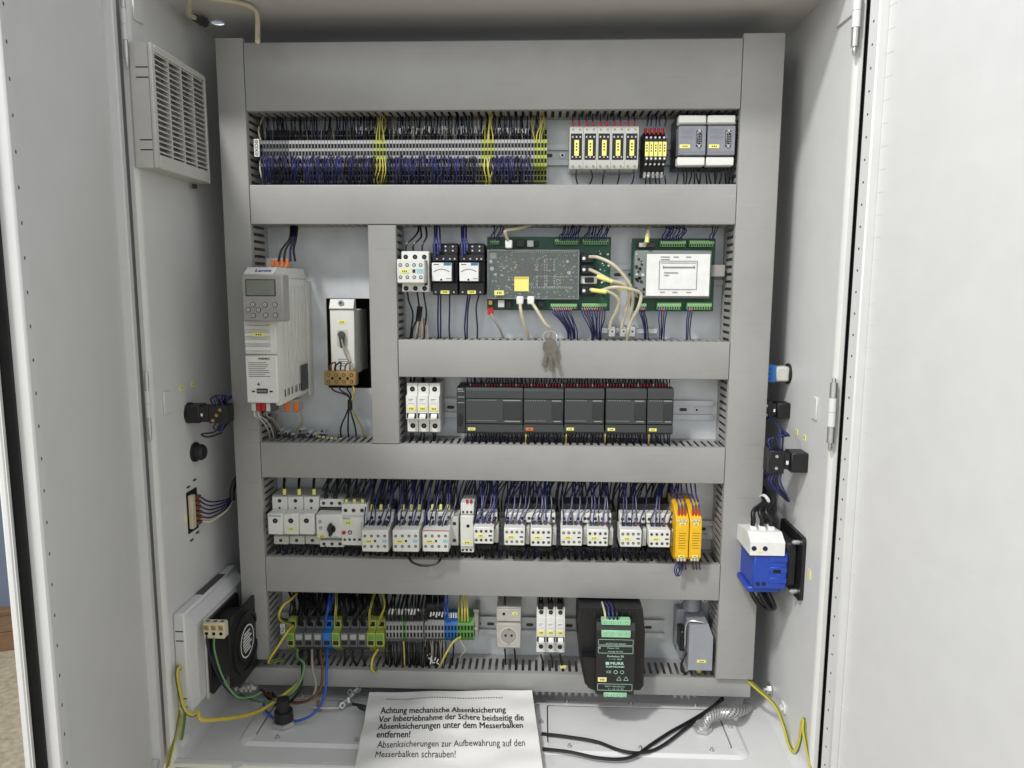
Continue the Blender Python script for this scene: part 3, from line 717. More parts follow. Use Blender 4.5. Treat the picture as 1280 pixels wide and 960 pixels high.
tag(MB().cyl(at(437.5, 500, 31), at(437.5, 512, 34), 4.4, 0, 10).build('cable_sleeve', M_black), 'black sleeve gathering the leads below the ochre terminal block', 'sleeve')
# ================================================================== circuit board row
def holes8(t, w, h, y, zs, xs, r, name='screws', md=None, ml=None):
    b = MB()
    for zz in zs:
        for xx in xs: b.screw(xx*w, y, zz*h, r)
    o = b.build(name, [md or M_hole, ml or M_steel], t); o['kind'] = 'stuff'; return o
t, w, h, d = device('contactor', 'white contactor with pale blue marking beside two black socket relays', 'contactor', (502, 314, 536, 365), -2)
MB().box(-w/2, w/2, -d, 0, 0, h, 0, 1.5).build('housing', M_white, t)
for zz in (0.86, 0.09):
    for xx in (-0.34, 0, 0.34): MB().cyl((xx*w, -d+1, zz*h), (xx*w, -d-0.4, zz*h), 4, 0, 14).cyl((xx*w, -d, zz*h), (xx*w, -d-0.6, zz*h), 1.8, 1, 8).build('terminal_hole', [M_hole, M_dgrey], t)
x0, x1, z0, z1 = rect(496, 324, 530.5, 354, -28); ox = t.location.x/S; oz = t.location.z/S
fb = MB().box(x0-ox, x1-ox, -100, -d, z0-oz, z1-oz, 0, 1.5).build('auxiliary_block', M_white, t)
fw = x1-x0; fh = z1-z0; fx = (x0+x1)/2-ox; fz = z0-oz
for zz in (0.76, 0.25):
    for xx in (-0.37, -0.12, 0.13, 0.37): MB().screw(fx+xx*fw, -100, fz+zz*fh, 3.1).build('screw', [M_dgrey, M_steel], fb)
sticker(fb, fx-fw*0.22, -100.3, fz+fh*0.5, fw*0.36, fh*0.16)
MB().box(fx+fw*0.22, fx+fw*0.46, -100.5, -99.5, fz+fh*0.42, fz+fh*0.6).build('marking', M_cyan, fb)
MB().box(fx+fw*0.07, fx+fw*0.17, -100.8, -99.5, fz+fh*0.44, fz+fh*0.58).build('indicator', M_ink, fb)
MB().box(w*0.33, w*0.45, -d-2, -d+1, h*0.16, h*0.78, 0, 1).build('slider', M_black, t)
for xs in ((508, 511, 521), (517, 520, 524), (528, 527, 531)):
    wire([(xs[0], 318, 8), (xs[0], 306, 4), (xs[1]+6, 297, 14), (xs[2]+2, 288, 30), (xs[2], 278, 50)], 1.7, M_w_black, 'black wire looping over the top of the single white contactor', 'wires above the white contactor')
for xs in ((509, 516, 514), (521, 524, 516), (529, 533, 531)):
    wire([(xs[0], 363, 10), (xs[0]+2, 376, 6), (xs[1], 392, 24), (xs[2], 412, 34), (xs[2]-2, 432, 46)], 1.6, M_w_black, 'black wire dropping from the single white contactor', 'wires below the white contactor')
bundle([([(523+i*1.6, 398, 30), (521+i*2.2, 412, 32), (517+i*3, 430, 44)], 0.9, i % 3) for i in range(7)], [M_w_beige, M_w_brown, M_w_grey], 'cable_strands', 'fanned beige strands of a stripped cable below the white contactor', 'strands')
tag(MB().cyl(at(525, 383, 29), at(523, 401, 31), 5, 0, 10).build('cable_sleeve', M_black), 'black sleeve on the stripped cable below the white contactor', 'sleeve')
# two socket relays
for i, (xa, xb) in enumerate(((540, 572.5), (574, 605.5))):
    t, w, h, d = device('socket_relay', ('black socket relay with white printed face, next to the white contactor', 'black socket relay with white printed face, next to the covered circuit board')[i], 'relay', (xa, 304, xb, 369), 16)
    MB().box(-w/2, w/2, -d+8, 0, 0, h, 0, 2).prism([(-d+8, h*0.64), (-d-2, h*0.66), (-d-2, h*0.78), (-d+3, h*0.82), (-d+3, h*0.97), (-d+8, h)], -w/2+1, w/2-1).prism([(-d+8, 0), (-d-2, 2), (-d-2, h*0.24), (-d+8, h*0.26)], -w/2+1, w/2-1).build('socket', M_black, t)
    holes8(t, w, h, -d-2, (0.7,), (-0.3, -0.05, 0.2, 0.38), 2.6); holes8(t, w, h, -d+3, (0.86, 0.94), (0.02, 0.3), 2.6)
    MB().box(-w/2+2, w*0.36, -d-16, -d+8, h*0.255, h*0.635, 0, 1.5).build('relay_body', M_black2, t)
    f = MB().box(-w*0.45, w*0.3, -d-16.8, -d-15, h*0.27, h*0.62, 0, 1).build('face', M_ferw, t)
    b = MB(); P = [(-w*0.38+k*w*0.06, -d-17, h*(0.45+0.05*math.sin(math.pi*k/10))) for k in range(11)]; b.tube(P, 0.5, 0, 5, 2)
    b.box(-w*0.38, -w*0.18, -d-17.0, -d-16.5, h*0.58, h*0.595).cyl((-w*0.1, -d-16.5, h*0.3), (-w*0.1, -d-17.3, h*0.3), 1.7, 0, 10)
    for k in range(4): b.box(w*(0.1+k*0.045), w*(0.125+k*0.045), -d-17.0, -d-16.5, h*0.31, h*0.33)
    b.build('print', M_ink, f)['kind'] = 'stuff'
    MB().box(0, w*0.28, -d-17.2, -d-16.2, h*0.57, h*0.618).build('brand_strip', M_teal, f)
    sticker(t, 0, -d-2.5, h*0.06, w*0.34, h*0.07); holes8(t, w, h, -d-2, (0.06,), (-0.36, 0.34), 2.4)
    for k, dx in enumerate((4, 7, 10)):
        wire([(xa+dx, 322-k*4, 8), (xa+dx+J(1), 308, 10), (xa+dx-1+J(1), 296, 22), (xa+dx-1, 278, 48)], 1.8, M_w_blue, 'blue wire rising from a black socket relay', 'blue wires above the socket relays')
    for dx in (8, 11, 22):
        wire([(xa+dx+3*i, 367, 24), (xa+dx+J(1), 385, 26), (xa+dx+J(2)-1, 410, 32), (xa+dx+J(2), 434, 46)], 1.5, M_w_navy, 'navy wire dropping from a black socket relay', 'wires below the socket relays')
# clear-covered controller board
M_clear = mat('clear_plastic', (250, 252, 250), 0.07, trans=0.965, var=0.005)
M_chip = mat('chip', (34, 36, 38), 0.45)
M_smoke = mat('grey_carrier', (124, 130, 126), 0.45)
def board(name, label, r, YB_):
    x0, x1, z0, z1 = rect(*r, YB_); t = thing(name, label, 'circuit board', ((x0+x1)/2, RY, z0)); w, h = x1-x0, z1-z0
    MB().box(-w/2+2, w/2-2, YB_-RY+2, 0, 4, h-4, 0, 2).build('carrier', M_tgreen2 if False else mat('carrier_green', (70, 110, 84), 0.5), t)
    MB().box(-w/2, w/2, YB_-RY, YB_-RY+1.8, 0, h).build('pcb', M_green, t)
    b = MB(); random.seed(len(label))
    return t, w, h, YB_-RY
def green_conn(t, x0, x1, z0, z1, y, n, down=0):
    b = MB().box(x0, x1, y-13, y, z0, z1, 0, 1)
    p = (x1-x0)/n
    for k in range(n):
        xc = x0+p*(k+0.5)
        b.box(xc-p*0.28, xc+p*0.28, y-13.4, y-12, z0+(z1-z0)*0.12, z0+(z1-z0)*0.42, 1).cyl((xc, y-12.5, z0+(z1-z0)*0.72), (xc, y-13.5, z0+(z1-z0)*0.72), p*0.24, 2, 6)
    return b.build('plug_connector', [M_conn, M_hole, M_light], t)
BY = 46
t, w, h, by = board('controller_board', 'green controller board under a clear scratched cover with yellow sticker', (609, 296, 763, 388), BY)
ox, oz = t.location.x/S, t.location.z/S
def L(px, py, Y=BY): p = at(px, py, Y); return p.x-ox, p.z-oz
def Lr(x0, y0, x1, y1, Y=BY): a = rect(x0, y0, x1, y1, Y); return a[0]-ox, a[1]-ox, a[2]-oz, a[3]-oz
a = Lr(613, 300, 625, 306); green_conn(t, *a, by, 4, 0)
for q in ((693, 299, 723, 306), (728, 299, 760, 306), (688, 379, 721, 386), (727, 379, 758, 386)): green_conn(t, *Lr(*q), by, 11 if q[0] > 700 else 12, 0)
b = MB()
def comp(b, x0, y0, x1, y1, hgt, m): a = Lr(x0, y0, x1, y1); b.box(a[0], a[1], by-hgt, by, a[2], a[3], m, 0.6)
comp(b, 646, 300, 656, 309, 14, 0); comp(b, 659, 301, 667, 309, 11, 1); comp(b, 668, 302, 672, 308, 8, 0); comp(b, 633, 376, 640, 385, 13, 0); comp(b, 672, 376, 680, 384, 13, 0)
b.build('jack', [M_black, M_light], t)
b = MB(); comp(b, 623, 375, 631, 384, 14, 1); comp(b, 611, 375, 616, 381, 10, 2); b.build('jack', [M_black, M_light, M_brass], t)
b = MB(); comp(b, 610, 384, 617, 393, 12, 0); b.build('red_plug', M_red, t)
# parts under the cover
b = MB(); rs = random.Random(3)
for k in range(230):
    x, y = rs.uniform(613, 722), rs.uniform(316, 371); s_ = rs.choice((1.0, 1.4, 2.0))
    a = Lr(x, y, x+s_*rs.uniform(0.8, 1.6), y+s_); b.box(a[0], a[1], by-rs.uniform(1, 3), by, a[2], a[3], rs.choice((0, 1, 1, 1, 2)))
for k in range(5): 
    for j in range(2):
        a = Lr(672+j*12, 325+k*7, 680+j*12, 329+k*7); b.box(a[0], a[1], by-4, by, a[2], a[3], 0, 0.5)
a = Lr(648, 328, 668, 348); b.box(a[0], a[1], by-4, by, a[2], a[3], 0, 0.5)
for j in range(4):
    for k in range(5):
        for sd in (0, 9): a = Lr(671+sd+(j % 2)*12, 324+(j//2)*20+k*3.2, 672.4+sd+(j % 2)*12, 325.6+(j//2)*20+k*3.2); b.box(a[0], a[1], by-3, by, a[2], a[3], 1)
for k in range(30): a = Lr(640+k*2.7, 313.5, 641.4+k*2.7, 316); b.box(a[0], a[1], by-5, by, a[2], a[3], 1)
for k in range(24): a = Lr(664+k*2.0, 345, 665+k*2.0, 346.5); b.box(a[0], a[1], by-2, by, a[2], a[3], 1)
for k in range(22): a = Lr(664+k*2.4, 358, 665+k*2.4, 360.5); b.box(a[0], a[1], by-2, by, a[2], a[3], 1)
b.build('components', [M_chip, M_light, M_brass], t)['kind'] = 'stuff'
for (x, y, r_) in ((614, 327, 4), (615.5, 336, 4.4), (620, 343, 3), (711, 341, 4), (709, 327, 3)):
    p = L(x, y); MB().cyl((p[0], by, p[1]), (p[0], by-12, p[1]), r_, 0, 14).cyl((p[0], by-12, p[1]), (p[0], by-12.4, p[1]), r_*0.8, 1, 14).build('capacitor', [M_dgrey, M_steel], t)
a = Lr(612, 316, 621, 324); MB().box(a[0], a[1], by-9, by, a[2], a[3], 0, 1).build('relay_block', M_light, t)
a = Lr(643, 346, 661, 364, 26); MB().box(a[0], a[1], 24.6-RY, 25.0-RY, a[2], a[3]).box(a[0]+1, a[1]-1, 24.4-RY, 24.8-RY, a[3]-4, a[3]-1, 1).build('sticker', [M_yel, M_w_gy], t)
a = Lr(618, 363, 630, 369, 22); sticker(t, (a[0]+a[1])/2, 21.2-RY, (a[2]+a[3])/2, a[1]-a[0], a[3]-a[2])
a = Lr(609, 312, 724, 374, 26); yc = 26-RY
cv = MB()   # thin-walled clear hood
cv.box(a[0], a[1], yc, yc+1.2, a[2], a[3], 0, 0.4)
cv.build('clear_cover', M_clear, t)
fr = MB().box(a[0], a[0]+2, yc+1.3, by-0.5, a[2], a[3]).box(a[1]-2, a[1], yc+1.3, by-0.5, a[2], a[3]).box(a[0]+2, a[1]-2, yc+1.3, by-0.5, a[2], a[2]+2).box(a[0]+2, a[1]-2, yc+1.3, by-0.5, a[3]-2, a[3])
fr.build('cover_rim', M_smoke, t)
# sockets right of the cover
for (y0, y1) in ((318, 329), (331.5, 343), (357.5, 369)):
    q = Lr(725.5, y0, 743, y1); MB().box(q[0], q[1], by-17, by, q[2], q[3], 0, 1.5).build('plug', M_black, t)
    MB().cyl((q[0]+5, by-17, (q[2]+q[3])/2), (q[0]+5, by-20, (q[2]+q[3])/2), 2.8, 0, 10).build('plug_screw', M_ferw, t)
q = Lr(725.5, 345, 746, 355); MB().box(q[0], q[1], by-8, by, q[2], q[3], 0, 1.2).box(q[0]+7, q[1]-6, by-11, by-7, q[2]+2.5, q[3]-2.5, 1, 1).build('plug', [M_ferw, M_black], t)
b = MB()
for k in range(26):
    x, y = rs.uniform(747, 761), rs.uniform(312, 372); p = L(x, y); b.cyl((p[0], by, p[1]), (p[0], by-rs.uniform(1, 5), p[1]), rs.uniform(0.8, 2.4), rs.choice((0, 1)), 8)
b.build('components', [M_light, M_chip], t)['kind'] = 'stuff'
# second board, paper sheet on its cover
t, w, h, by = board('controller_board', 'green controller board whose cover carries a white printed sheet', (789, 298, 893, 389), BY)
ox, oz = t.location.x/S, t.location.z/S
for q, n_ in (((824, 301, 856, 309), 11), ((860, 301, 891, 309), 11), ((820, 378, 850, 387), 10), ((857, 378, 888, 387), 10), ((797, 379, 807, 386), 4)): green_conn(t, *Lr(*q), by, n_, 0)
q = Lr(796, 303, 818, 310); MB().box(q[0], q[1], by-12, by, q[2], q[3], 0, 1).box(q[0]+2, q[0]+14, by-14, by-11, q[2]+1, q[3]-1, 1, 1).build('jack', [M_dgrey, M_ferw], t)
q = Lr(793, 313, 889, 373, 26); MB().box(q[0], q[1], yc, by, q[2], q[3], 0, 2).build('cover', M_smoke, t)
q2 = Lr(793, 313, 807, 373, 26); b = MB()
for k in range(26):
    x, y = rs.uniform(q2[0]+2, q2[1]-2), rs.uniform(q2[2]+4, q2[3]-4); b.cyl((x, yc, y), (x, yc-1.5, y), rs.uniform(1, 3.2), rs.choice((0, 1, 1)), 8)
b.build('components', [M_light, M_chip], t)['kind'] = 'stuff'
q = Lr(886, 331, 906, 346, 40); MB().box(q[0], q[1], 38-RY, -2, q[2], q[3], 0, 1).build('end_clamp', M_grey, t)
x0, x1, z0, z1 = rect(808, 317.5, 887, 370, 22)
ps = thing('paper_sheet', 'white printed sheet with a ruled diagram stuck on the circuit board cover', 'paper', ((x0+x1)/2, 23.5, z0)); w = x1-x0; h = z1-z0
NX = 8; v = []; f = []
for j in range(NX+1):
    for i in range(NX+1):
        u, vv = i/NX, j/NX; v.append((-w/2+w*u, -0.8-1.2*(u-0.5)**2*2-0.9*max(0, vv-0.7), h*vv))
for j in range(NX):
    for i in range(NX): k = j*(NX+1)+i; f.append((k, k+1, k+NX+2, k+NX+1))
so = MB().add(v, f); nv = len(so.v); so.add([(a_, b_+0.3, c_) for a_, b_, c_ in v], [tuple(reversed(q_)) for q_ in f]); so.build('sheet', M_ferw, ps)
b = MB()
def ln(u0, u1, v0, v1, m_=0): b.box(-w/2+w*u0, -w/2+w*u1, -2.3, -0.6, h*v0, h*v1, m_)
for q_ in ((0.2, 0.8, 0.835, 0.84), (0.2, 0.8, 0.16, 0.165), (0.2, 0.206, 0.16, 0.84), (0.794, 0.8, 0.16, 0.84), (0.28, 0.74, 0.675, 0.70), (0.26, 0.275, 0.66, 0.72), (0.745, 0.76, 0.66, 0.72), (0.28, 0.5, 0.55, 0.565), (0.28, 0.36, 0.49, 0.5), (0.22, 0.36, 0.925, 0.94), (0.42, 0.5, 0.925, 0.94), (0.62, 0.7, 0.925, 0.94), (0.22, 0.36, 0.87, 0.88), (0.22, 0.3, 0.09, 0.1), (0.42, 0.5, 0.09, 0.1), (0.64, 0.72, 0.09, 0.1), (0.22, 0.78, 0.79, 0.795)): ln(*q_)
b.build('print', M_inkg, ps)['kind'] = 'stuff'
# board wiring: combs of blue wires at the plugs
lab = 'blue wire plugged into the upper edge of a circuit board'
for (a, b_, n_) in ((614, 624, 4), (700, 722, 11), (731, 758, 11), (828, 852, 8), (888, 892, 3)):
    for k in range(n_):
        x = a+(b_-a)*k/max(1, n_-1); wire([(x, 301, 30), (x+J(1), 295, 24), (x+3+J(1.5), 290, 32), (x+5+J(3), 278, 58)], 1.0, M_w_blue if k % 3 else M_w_navy, lab, 'blue wires above the circuit boards', n=5, sub=3)
for (x, m_) in ((829, 0), (838, 0), (846, 0)):
    wire([(x, 300, 32), (x+8, 294, 18), (x+12, 287, 24), (x+3, 284, 40), (x-3, 278, 58)], 1.1, M_w_blue, lab, 'blue wires above the circuit boards', n=5, sub=4)
lab = 'blue wire plugged into the lower edge of a circuit board'
for (a, b_, n_, xe) in ((692, 714, 9, 716), (728, 756, 10, 746), (800, 806, 4, 808), (824, 833, 4, 828), (860, 865, 3, 861)):
    for k in range(n_):
        x = a+(b_-a)*k/max(1, n_-1); e = xe+(k-n_/2)*(1.4 if n_ > 5 else 1.6)
        wire([(x, 386, 32), (x, 392, 26), (x*0.6+e*0.4+J(1), 400, 28), (e+J(1), 416, 38), (e+J(2), 436, 56)], 1.15, M_w_blue if k % 4 == 0 else M_w_navy, lab, 'blue wires below the circuit boards', n=5, sub=4)
fb = MB()
for (a, b_, n_, py_) in ((692, 714, 9, 389), (728, 756, 10, 389), (800, 806, 4, 389), (824, 833, 4, 389), (860, 865, 3, 389)):
    for k in range(n_):
        x = a+(b_-a)*k/max(1, n_-1); fb.cyl(at(x, 385.5, 32), at(x, 389.5, 29), 1.4, 0 if (k*7) % 3 else 1, 6)
tag(fb.build('ferrule', [mat('orange_ferrule', (186, 92, 62), 0.5), M_w_lblue]), 'orange and blue ferrules along the lower plugs of both circuit boards', 'ferrules', None, 'stuff')
# data cables
dl_ = 'beige data cable bending down from the sockets beside the clear cover'
for pts in ([(737, 321, 25), (748, 322, 12), (768, 332, 0), (785, 352, 4), (791, 368, 12), (790, 384, 20), (787, 398, 30)],
            [(737, 337, 25), (746, 341, 10), (763, 350, 0), (780, 356, 4), (787, 368, 14), (781, 392, 26), (777, 410, 34)],
            [(738, 362, 26), (748, 364, 12), (760, 364, 4), (773, 374, 8), (771, 388, 18), (764, 402, 30), (762, 412, 36)],
            [(748, 364, 14), (768, 359, -2), (790, 362, -2), (801, 368, 6), (798, 384, 6), (789, 402, 20), (785, 415, 26), (784, 432, 42)]):
    wire(pts, 2.9, M_w_beige, dl_, 'data cables beside the clear cover', 'cable', 8, 'cable', 6)
for (xa, ya, xb, yb_, Y_) in ((746, 345.5, 766, 352, -2), (739, 362.5, 758, 365, 2), (772, 360.5, 783, 361, -4)):
    p, q_ = at(xa, ya, Y_+6), at(xb, yb_, Y_+2)
    tag(MB().cyl(p, q_, 3.6, 0, 10).build('cable_marker', M_yel), 'yellow marker sleeve on a beige data cable', 'marker', 'yellow cable markers')
for pts, lb in (([(650, 377, 28), (651, 388, 16), (655, 405, 22), (660, 420, 34), (664, 434, 50)], 'flat beige network cable hanging straight down from the clear-covered board'), ([(664, 377, 28), (670, 386, 12), (681, 404, 8), (688, 412, 14), (686, 424, 26), (684, 434, 48)], 'flat beige network cable sloping down towards the hanging keys'),
                ([(637, 306, 28), (632, 293, 14), (633, 288, 12), (650, 285, 24), (672, 278, 50)], 'beige network cable folded over above the clear-covered board'), ([(806, 306, 28), (809, 297, 16), (810, 288, 20), (811, 278, 48)], 'beige network cable rising from the board with the printed sheet'),
                ([(614, 392, 30), (618, 400, 26), (626, 414, 34), (632, 432, 50)], 'thin grey cable falling from the red plug')):
    wire(pts, 2.9 if 'thin' not in lb else 1.8, M_w_beige if 'thin' not in lb else M_w_grey, lb, None, 'cable', 8, 'cable', 6)
for x, y in ((650, 376), (663.5, 376), (636, 306)):
    p = at(x, y, 26); tag(MB().box(p.x-6, p.x+6, p.y-6, p.y+8, p.z-6, p.z+8, 0, 1.5).build('network_plug', M_ferw), 'white network plug seated in the clear-covered board', 'plug', 'network plugs')
p, q_ = at(808.5, 303, 16), at(809.5, 293, 17); tag(MB().cyl(p, q_, 3.8, 0, 10).build('cable_marker', M_yel), 'yellow marker sleeve on the cable above the printed sheet', 'marker')
# shield bar with clamps
x0, x1, z0, z1 = rect(742, 410, 822, 417, 50)
t = thing('shield_bar', 'flat metal shield bar with screw clamps under the data cables', 'bar', ((x0+x1)/2, PY, z0)); w = x1-x0; h = z1-z0
MB().box(-w/2, w/2, -32, -28, 0, h, 0, 1).box(-w/2+2, -w/2+8, -28, 0, 1, h-1).box(w/2-8, w/2-2, -28, 0, 1, h-1).build('bar', M_rail, t)
for x in (764, 778, 789): q_ = at(x, 413, 50).x-(x0+x1)/2; MB().box(q_-7, q_+7, -44, -32.2, -6, h+5, 0, 2).cyl((q_, -44, h*0.5), (q_, -50, h*0.5), 4.5, 0, 12).cyl((q_, -50, h*0.5), (q_, -50.6, h*0.5), 2, 1, 6).build('clamp', [M_steel, M_dgrey], t)
# keys on a ring hooked over the duct edge
p = at(687, 421, -6)
t = thing('key_ring', 'steel ring with a bunch of worn keys hanging over the shortened duct', 'keys', at(687, 468, -6))
b = MB(); c_ = Vector((0, 0, p.z-t.location.z/S)); 
b.tube([c_+Vector((12*math.cos(a), -2+2*math.sin(a), 10*math.sin(a))) for a in [2*math.pi*k/14 for k in range(15)]], 1.0, 0, 6, 3); b.build('ring', M_steel, t)
def key(rot, dy, L_):
    pr = [(-9, 0), (-10, -8), (-8, -17), (-3.5, -20), (-3.5, -L_), (0, -L_-4), (3.2, -L_), (3.2, -L_+5), (1.8, -L_+7), (3.4, -L_+10), (1.6, -L_+13), (3.5, -L_+16), (3.5, -20), (8, -17), (10, -8), (9, 0), (5, 5), (-5, 5)]
    ca, sa = math.cos(rot), math.sin(rot)
    return MB().prism([(x*ca-z*sa, x*sa+z*ca+c_.z-8) for x, z in pr], dy-2, dy, 0, 'y')
M_key = mat('worn_key', (128, 122, 112), 0.35, 0.85, var=0.15)
for i, (r_, dy, L_) in enumerate(((0.05, -2, 48), (0.32, -5, 44), (-0.25, 1, 42))): key(r_, dy, L_).build('key', M_key, t)

# ================================================================== controller row
def mcb(px, Yf, label, group, dual=False):
    """one-pole breaker: stepped body, lever, label, screws"""
    t, w, h, d = device('circuit_breaker', label, 'circuit breaker', px, Yf, group)
    s_ = 12
    pr = [(0, 0), (-d+s_, 0), (-d+s_, h*0.25), (-d, h*0.28), (-d, h*0.74), (-d+s_, h*0.78), (-d+s_, h), (0, h)]
    MB().prism(pr, -w/2+0.25, w/2-0.25).build('housing', M_white, t)
    MB().box(-w*0.36, w*0.36, -d-0.6, -d+1, h*0.46, h*0.72, 0, 0.5).build('face', M_ferw, t)
    sticker(t, 0, -d-0.7, h*0.5, w*0.78, h*0.085)
    MB().box(-w*0.28, w*0.2, -d-0.75, -d-0.5, h*0.685, h*0.697).box(-w*0.28, w*0.05, -d-0.75, -d-0.5, h*0.655, h*0.663).box(-w*0.28, w*0.26, -d-0.75, -d-0.5, h*0.6, h*0.606).build('print', M_inkg, t)['kind'] = 'stuff'
    MB().box(-w*0.45, w*0.45, -d-0.4, -d+1, h*0.295, h*0.41, 0, 0.4).build('lever_slot', M_black, t)
    MB().prism([(-d, h*0.34), (-d-8, h*0.31), (-d-8, h*0.35), (-d, h*0.40)], -w*0.24, w*0.3).build('lever', M_ferw, t)
    for zz in (0.12, 0.88): MB().cyl((0, -d+s_+1, zz*h), (0, -d+s_-0.4, zz*h), w*0.24, 0, 12).cyl((0, -d+s_, zz*h), (0, -d+s_-0.6, zz*h), w*0.12, 1, 8).build('screw', [M_hole, M_dgrey], t)
    return t
proto = mcb((507.5, 480, 521, 541), 2, 'white single-pole circuit breaker in the trio beside the dark controller', 'breakers beside the controller')
base = proto.location.copy()/S
step = at(528.5, 510, 2).x-at(514.5, 510, 2).x
for k in (1, 2): copy_tree(proto, (base.x+step*k, base.y, base.z))
bundle([([(513+k*14+j*3, 482, 22), (513+k*14+j*3+J(2), 476, 26), (516+k*13+J(3), 466, 50)], 1.7, 0) for k in range(3) for j in range(2)] + [([(513+k*14+j*3, 541, 26), (513+k*14+j*3+J(2), 548, 28), (513+k*14+J(3), 560, 55)], 1.6, 0) for k in range(3) for j in range(2)], [M_w_black], 'wiring', 'black wires above and below the breaker trio beside the controller')
plc = [((570.5, 484, 653.6, 543), 'dark grey controller main unit, widest of its row, beside the breakers', True), ((654.6, 485, 704.2, 543), 'dark grey expansion module with an orange marker, joined to the main unit', False),
       ((705.5, 485, 755.2, 543), 'dark grey expansion module in the middle of the controller row', False), ((757, 485, 808, 543.5), 'dark grey expansion module before the half-width end module', False), ((809, 485, 842, 544), 'narrow dark grey expansion module ending the controller row', False)]
for i, (r, lb, cpu) in enumerate(plc):
    t, w, h, d = device('controller_module', lb, 'controller', r, 10)
    L0 = -w/2+0.4; R0_ = w/2-0.4
    MB().box(L0, R0_, -d+6, 0, 0, h, 0, 1.2).build('housing', M_anth2, t)
    xl = L0+(w*0.14 if cpu else 0)
    MB().prism([(-d+6, h*0.77), (-d-1, h*0.77), (-d-1, h*0.93), (-d+3, h*0.985), (-d+6, h*0.985)], xl, R0_).build('terminal_flap', M_anth, t)
    MB().prism([(-d+6, h*0.02), (-d+3, h*0.02), (-d-1, h*0.06), (-d-1, h*0.215), (-d+6, h*0.215)], xl, R0_).build('terminal_flap', M_anth, t)
    MB().box(xl, R0_, -d, -d+5.8, h*0.232, h*0.755, 0, 0.6).build('face', M_anth, t)
    a0, a1 = (w*0.2, w*0.48) if cpu else (w*0.21, w*0.47)
    if i == 4: a0, a1 = w*0.12, w*0.46
    MB().box(a0, a1, -d-1.4, -d+0.5, h*0.33, h*0.68, 0, 0.5).build('access_door', M_anth2, t)
    b = MB()
    n_ = int(w/7)
    for k in range(n_):
        for zz in (0.72, 0.285):
            if xl+3+k*4 < w*0.1: b.box(xl+3+k*4, xl+5+k*4, -d-0.15, -d+0.1, h*zz, h*zz+1.1)
    b.box(a0, a1-2, -d-0.15, -d+0.1, h*0.715, h*0.735).box(a0+3, a1-2, -d-0.15, -d+0.1, h*0.275, h*0.295)
    b.build('print', M_grey, t)['kind'] = 'stuff'
    b = MB()
    for k in range(int((R0_-xl)/9)):
        for zz in (0.955, 0.045): b.box(xl+4+k*9, xl+9+k*9, -d+2.4, -d+3.4, h*zz-1.2, h*zz+1.2)
    b.build('flap_slot', M_hole, t)['kind'] = 'stuff'
    if cpu:
        MB().box(L0, xl-0.8, -d+1, -d+6, h*0.02, h*0.98, 0, 0.8).build('status_strip', M_anth2, t)
        b = MB()
        for zz in (0.9, 0.78, 0.66): b.box(L0+2, xl-3, -d+0.8, -d+1.2, h*zz, h*zz+1.2)
        b.build('print', M_grey, t)['kind'] = 'stuff'
        MB().cyl((L0+6, -d+1.5, h*0.38), (L0+6, -d-3, h*0.38), 4, 0, 12).box(L0+2.5, L0+9.5, -d-1, -d+1.5, h*0.18, h*0.3, 0, 1).build('port', M_black, t)
        text('SIEMENS', 4.2, t, (L0+6, -d+0.7, h*0.95), M_light, width=10)
    sticker(t, xl+10, -d-1.3, h*0.115, 13, 5.2, M_orange if i == 1 else None)
paths = []
for i in range(70):
    x = 585+252*i/69
    paths.append(([(x, 485, 28), (x+J(1), 480, 28), (x+J(3), 468, 45)], 1.1, 0 if i % 2 else 1))
    paths.append(([(x, 542, 30), (x+J(2), 548, 24), (x+J(3), 560, 50)], 1.2, 0 if i % 3 else 1))
bundle(paths, [M_w_black, M_w_navy], 'wiring', 'dense dark wires entering the controller row from both ducts')
fb = MB()
for i in range(66):
    x = 588+248*i/65; fb.cyl(at(x, 485, 27), at(x, 479.5, 27), 1.3, 0 if i % 5 else 1, 6)
tag(fb.build('ferrule', [M_red, M_w_beige]), 'red wire-end ferrules along the top of the controller row', 'ferrules', None, 'stuff')
for x in (657, 708, 757, 811): wire([(x, 540, 22), (x+J(1), 546, 14), (x-1, 560, 40)], 1.2, M_w_yel, 'yellow wire under a joint of the controller row', 'yellow wires below the controller')
# ================================================================== contactor row
def rel(t, r, Y):
    a = rect(*r, Y); return a[0]-t.location.x/S, a[1]-t.location.x/S, a[2]-t.location.z/S, a[3]-t.location.z/S
def blk(t, name, r, Yf, Yb, m, bev=1.2, parent=None):
    a = rel(t, r, Yf); return MB().box(a[0], a[1], Yf-RY, Yb-RY, a[2], a[3], 0, bev).build(name, m, parent or t), a
def holes(t, parent, pts, Y, r, md=None, ml=None, name='screw'):
    for px, py in pts:
        p = at(px, py, Y); x, z = p.x-t.location.x/S, p.z-t.location.z/S
        MB().cyl((x, Y-RY+1, z), (x, Y-RY-0.4, z), r, 0, 12).cyl((x, Y-RY, z), (x, Y-RY-0.7, z), r*0.55, 1, 8).build(name, [md or M_hole, ml or M_dgrey], parent)
def lab_at(t, parent, px, py, Y, w, h, m=None):
    p = at(px, py, Y); return sticker(parent, p.x-t.location.x/S, Y-RY-0.4, p.z-t.location.z/S, w, h, m)
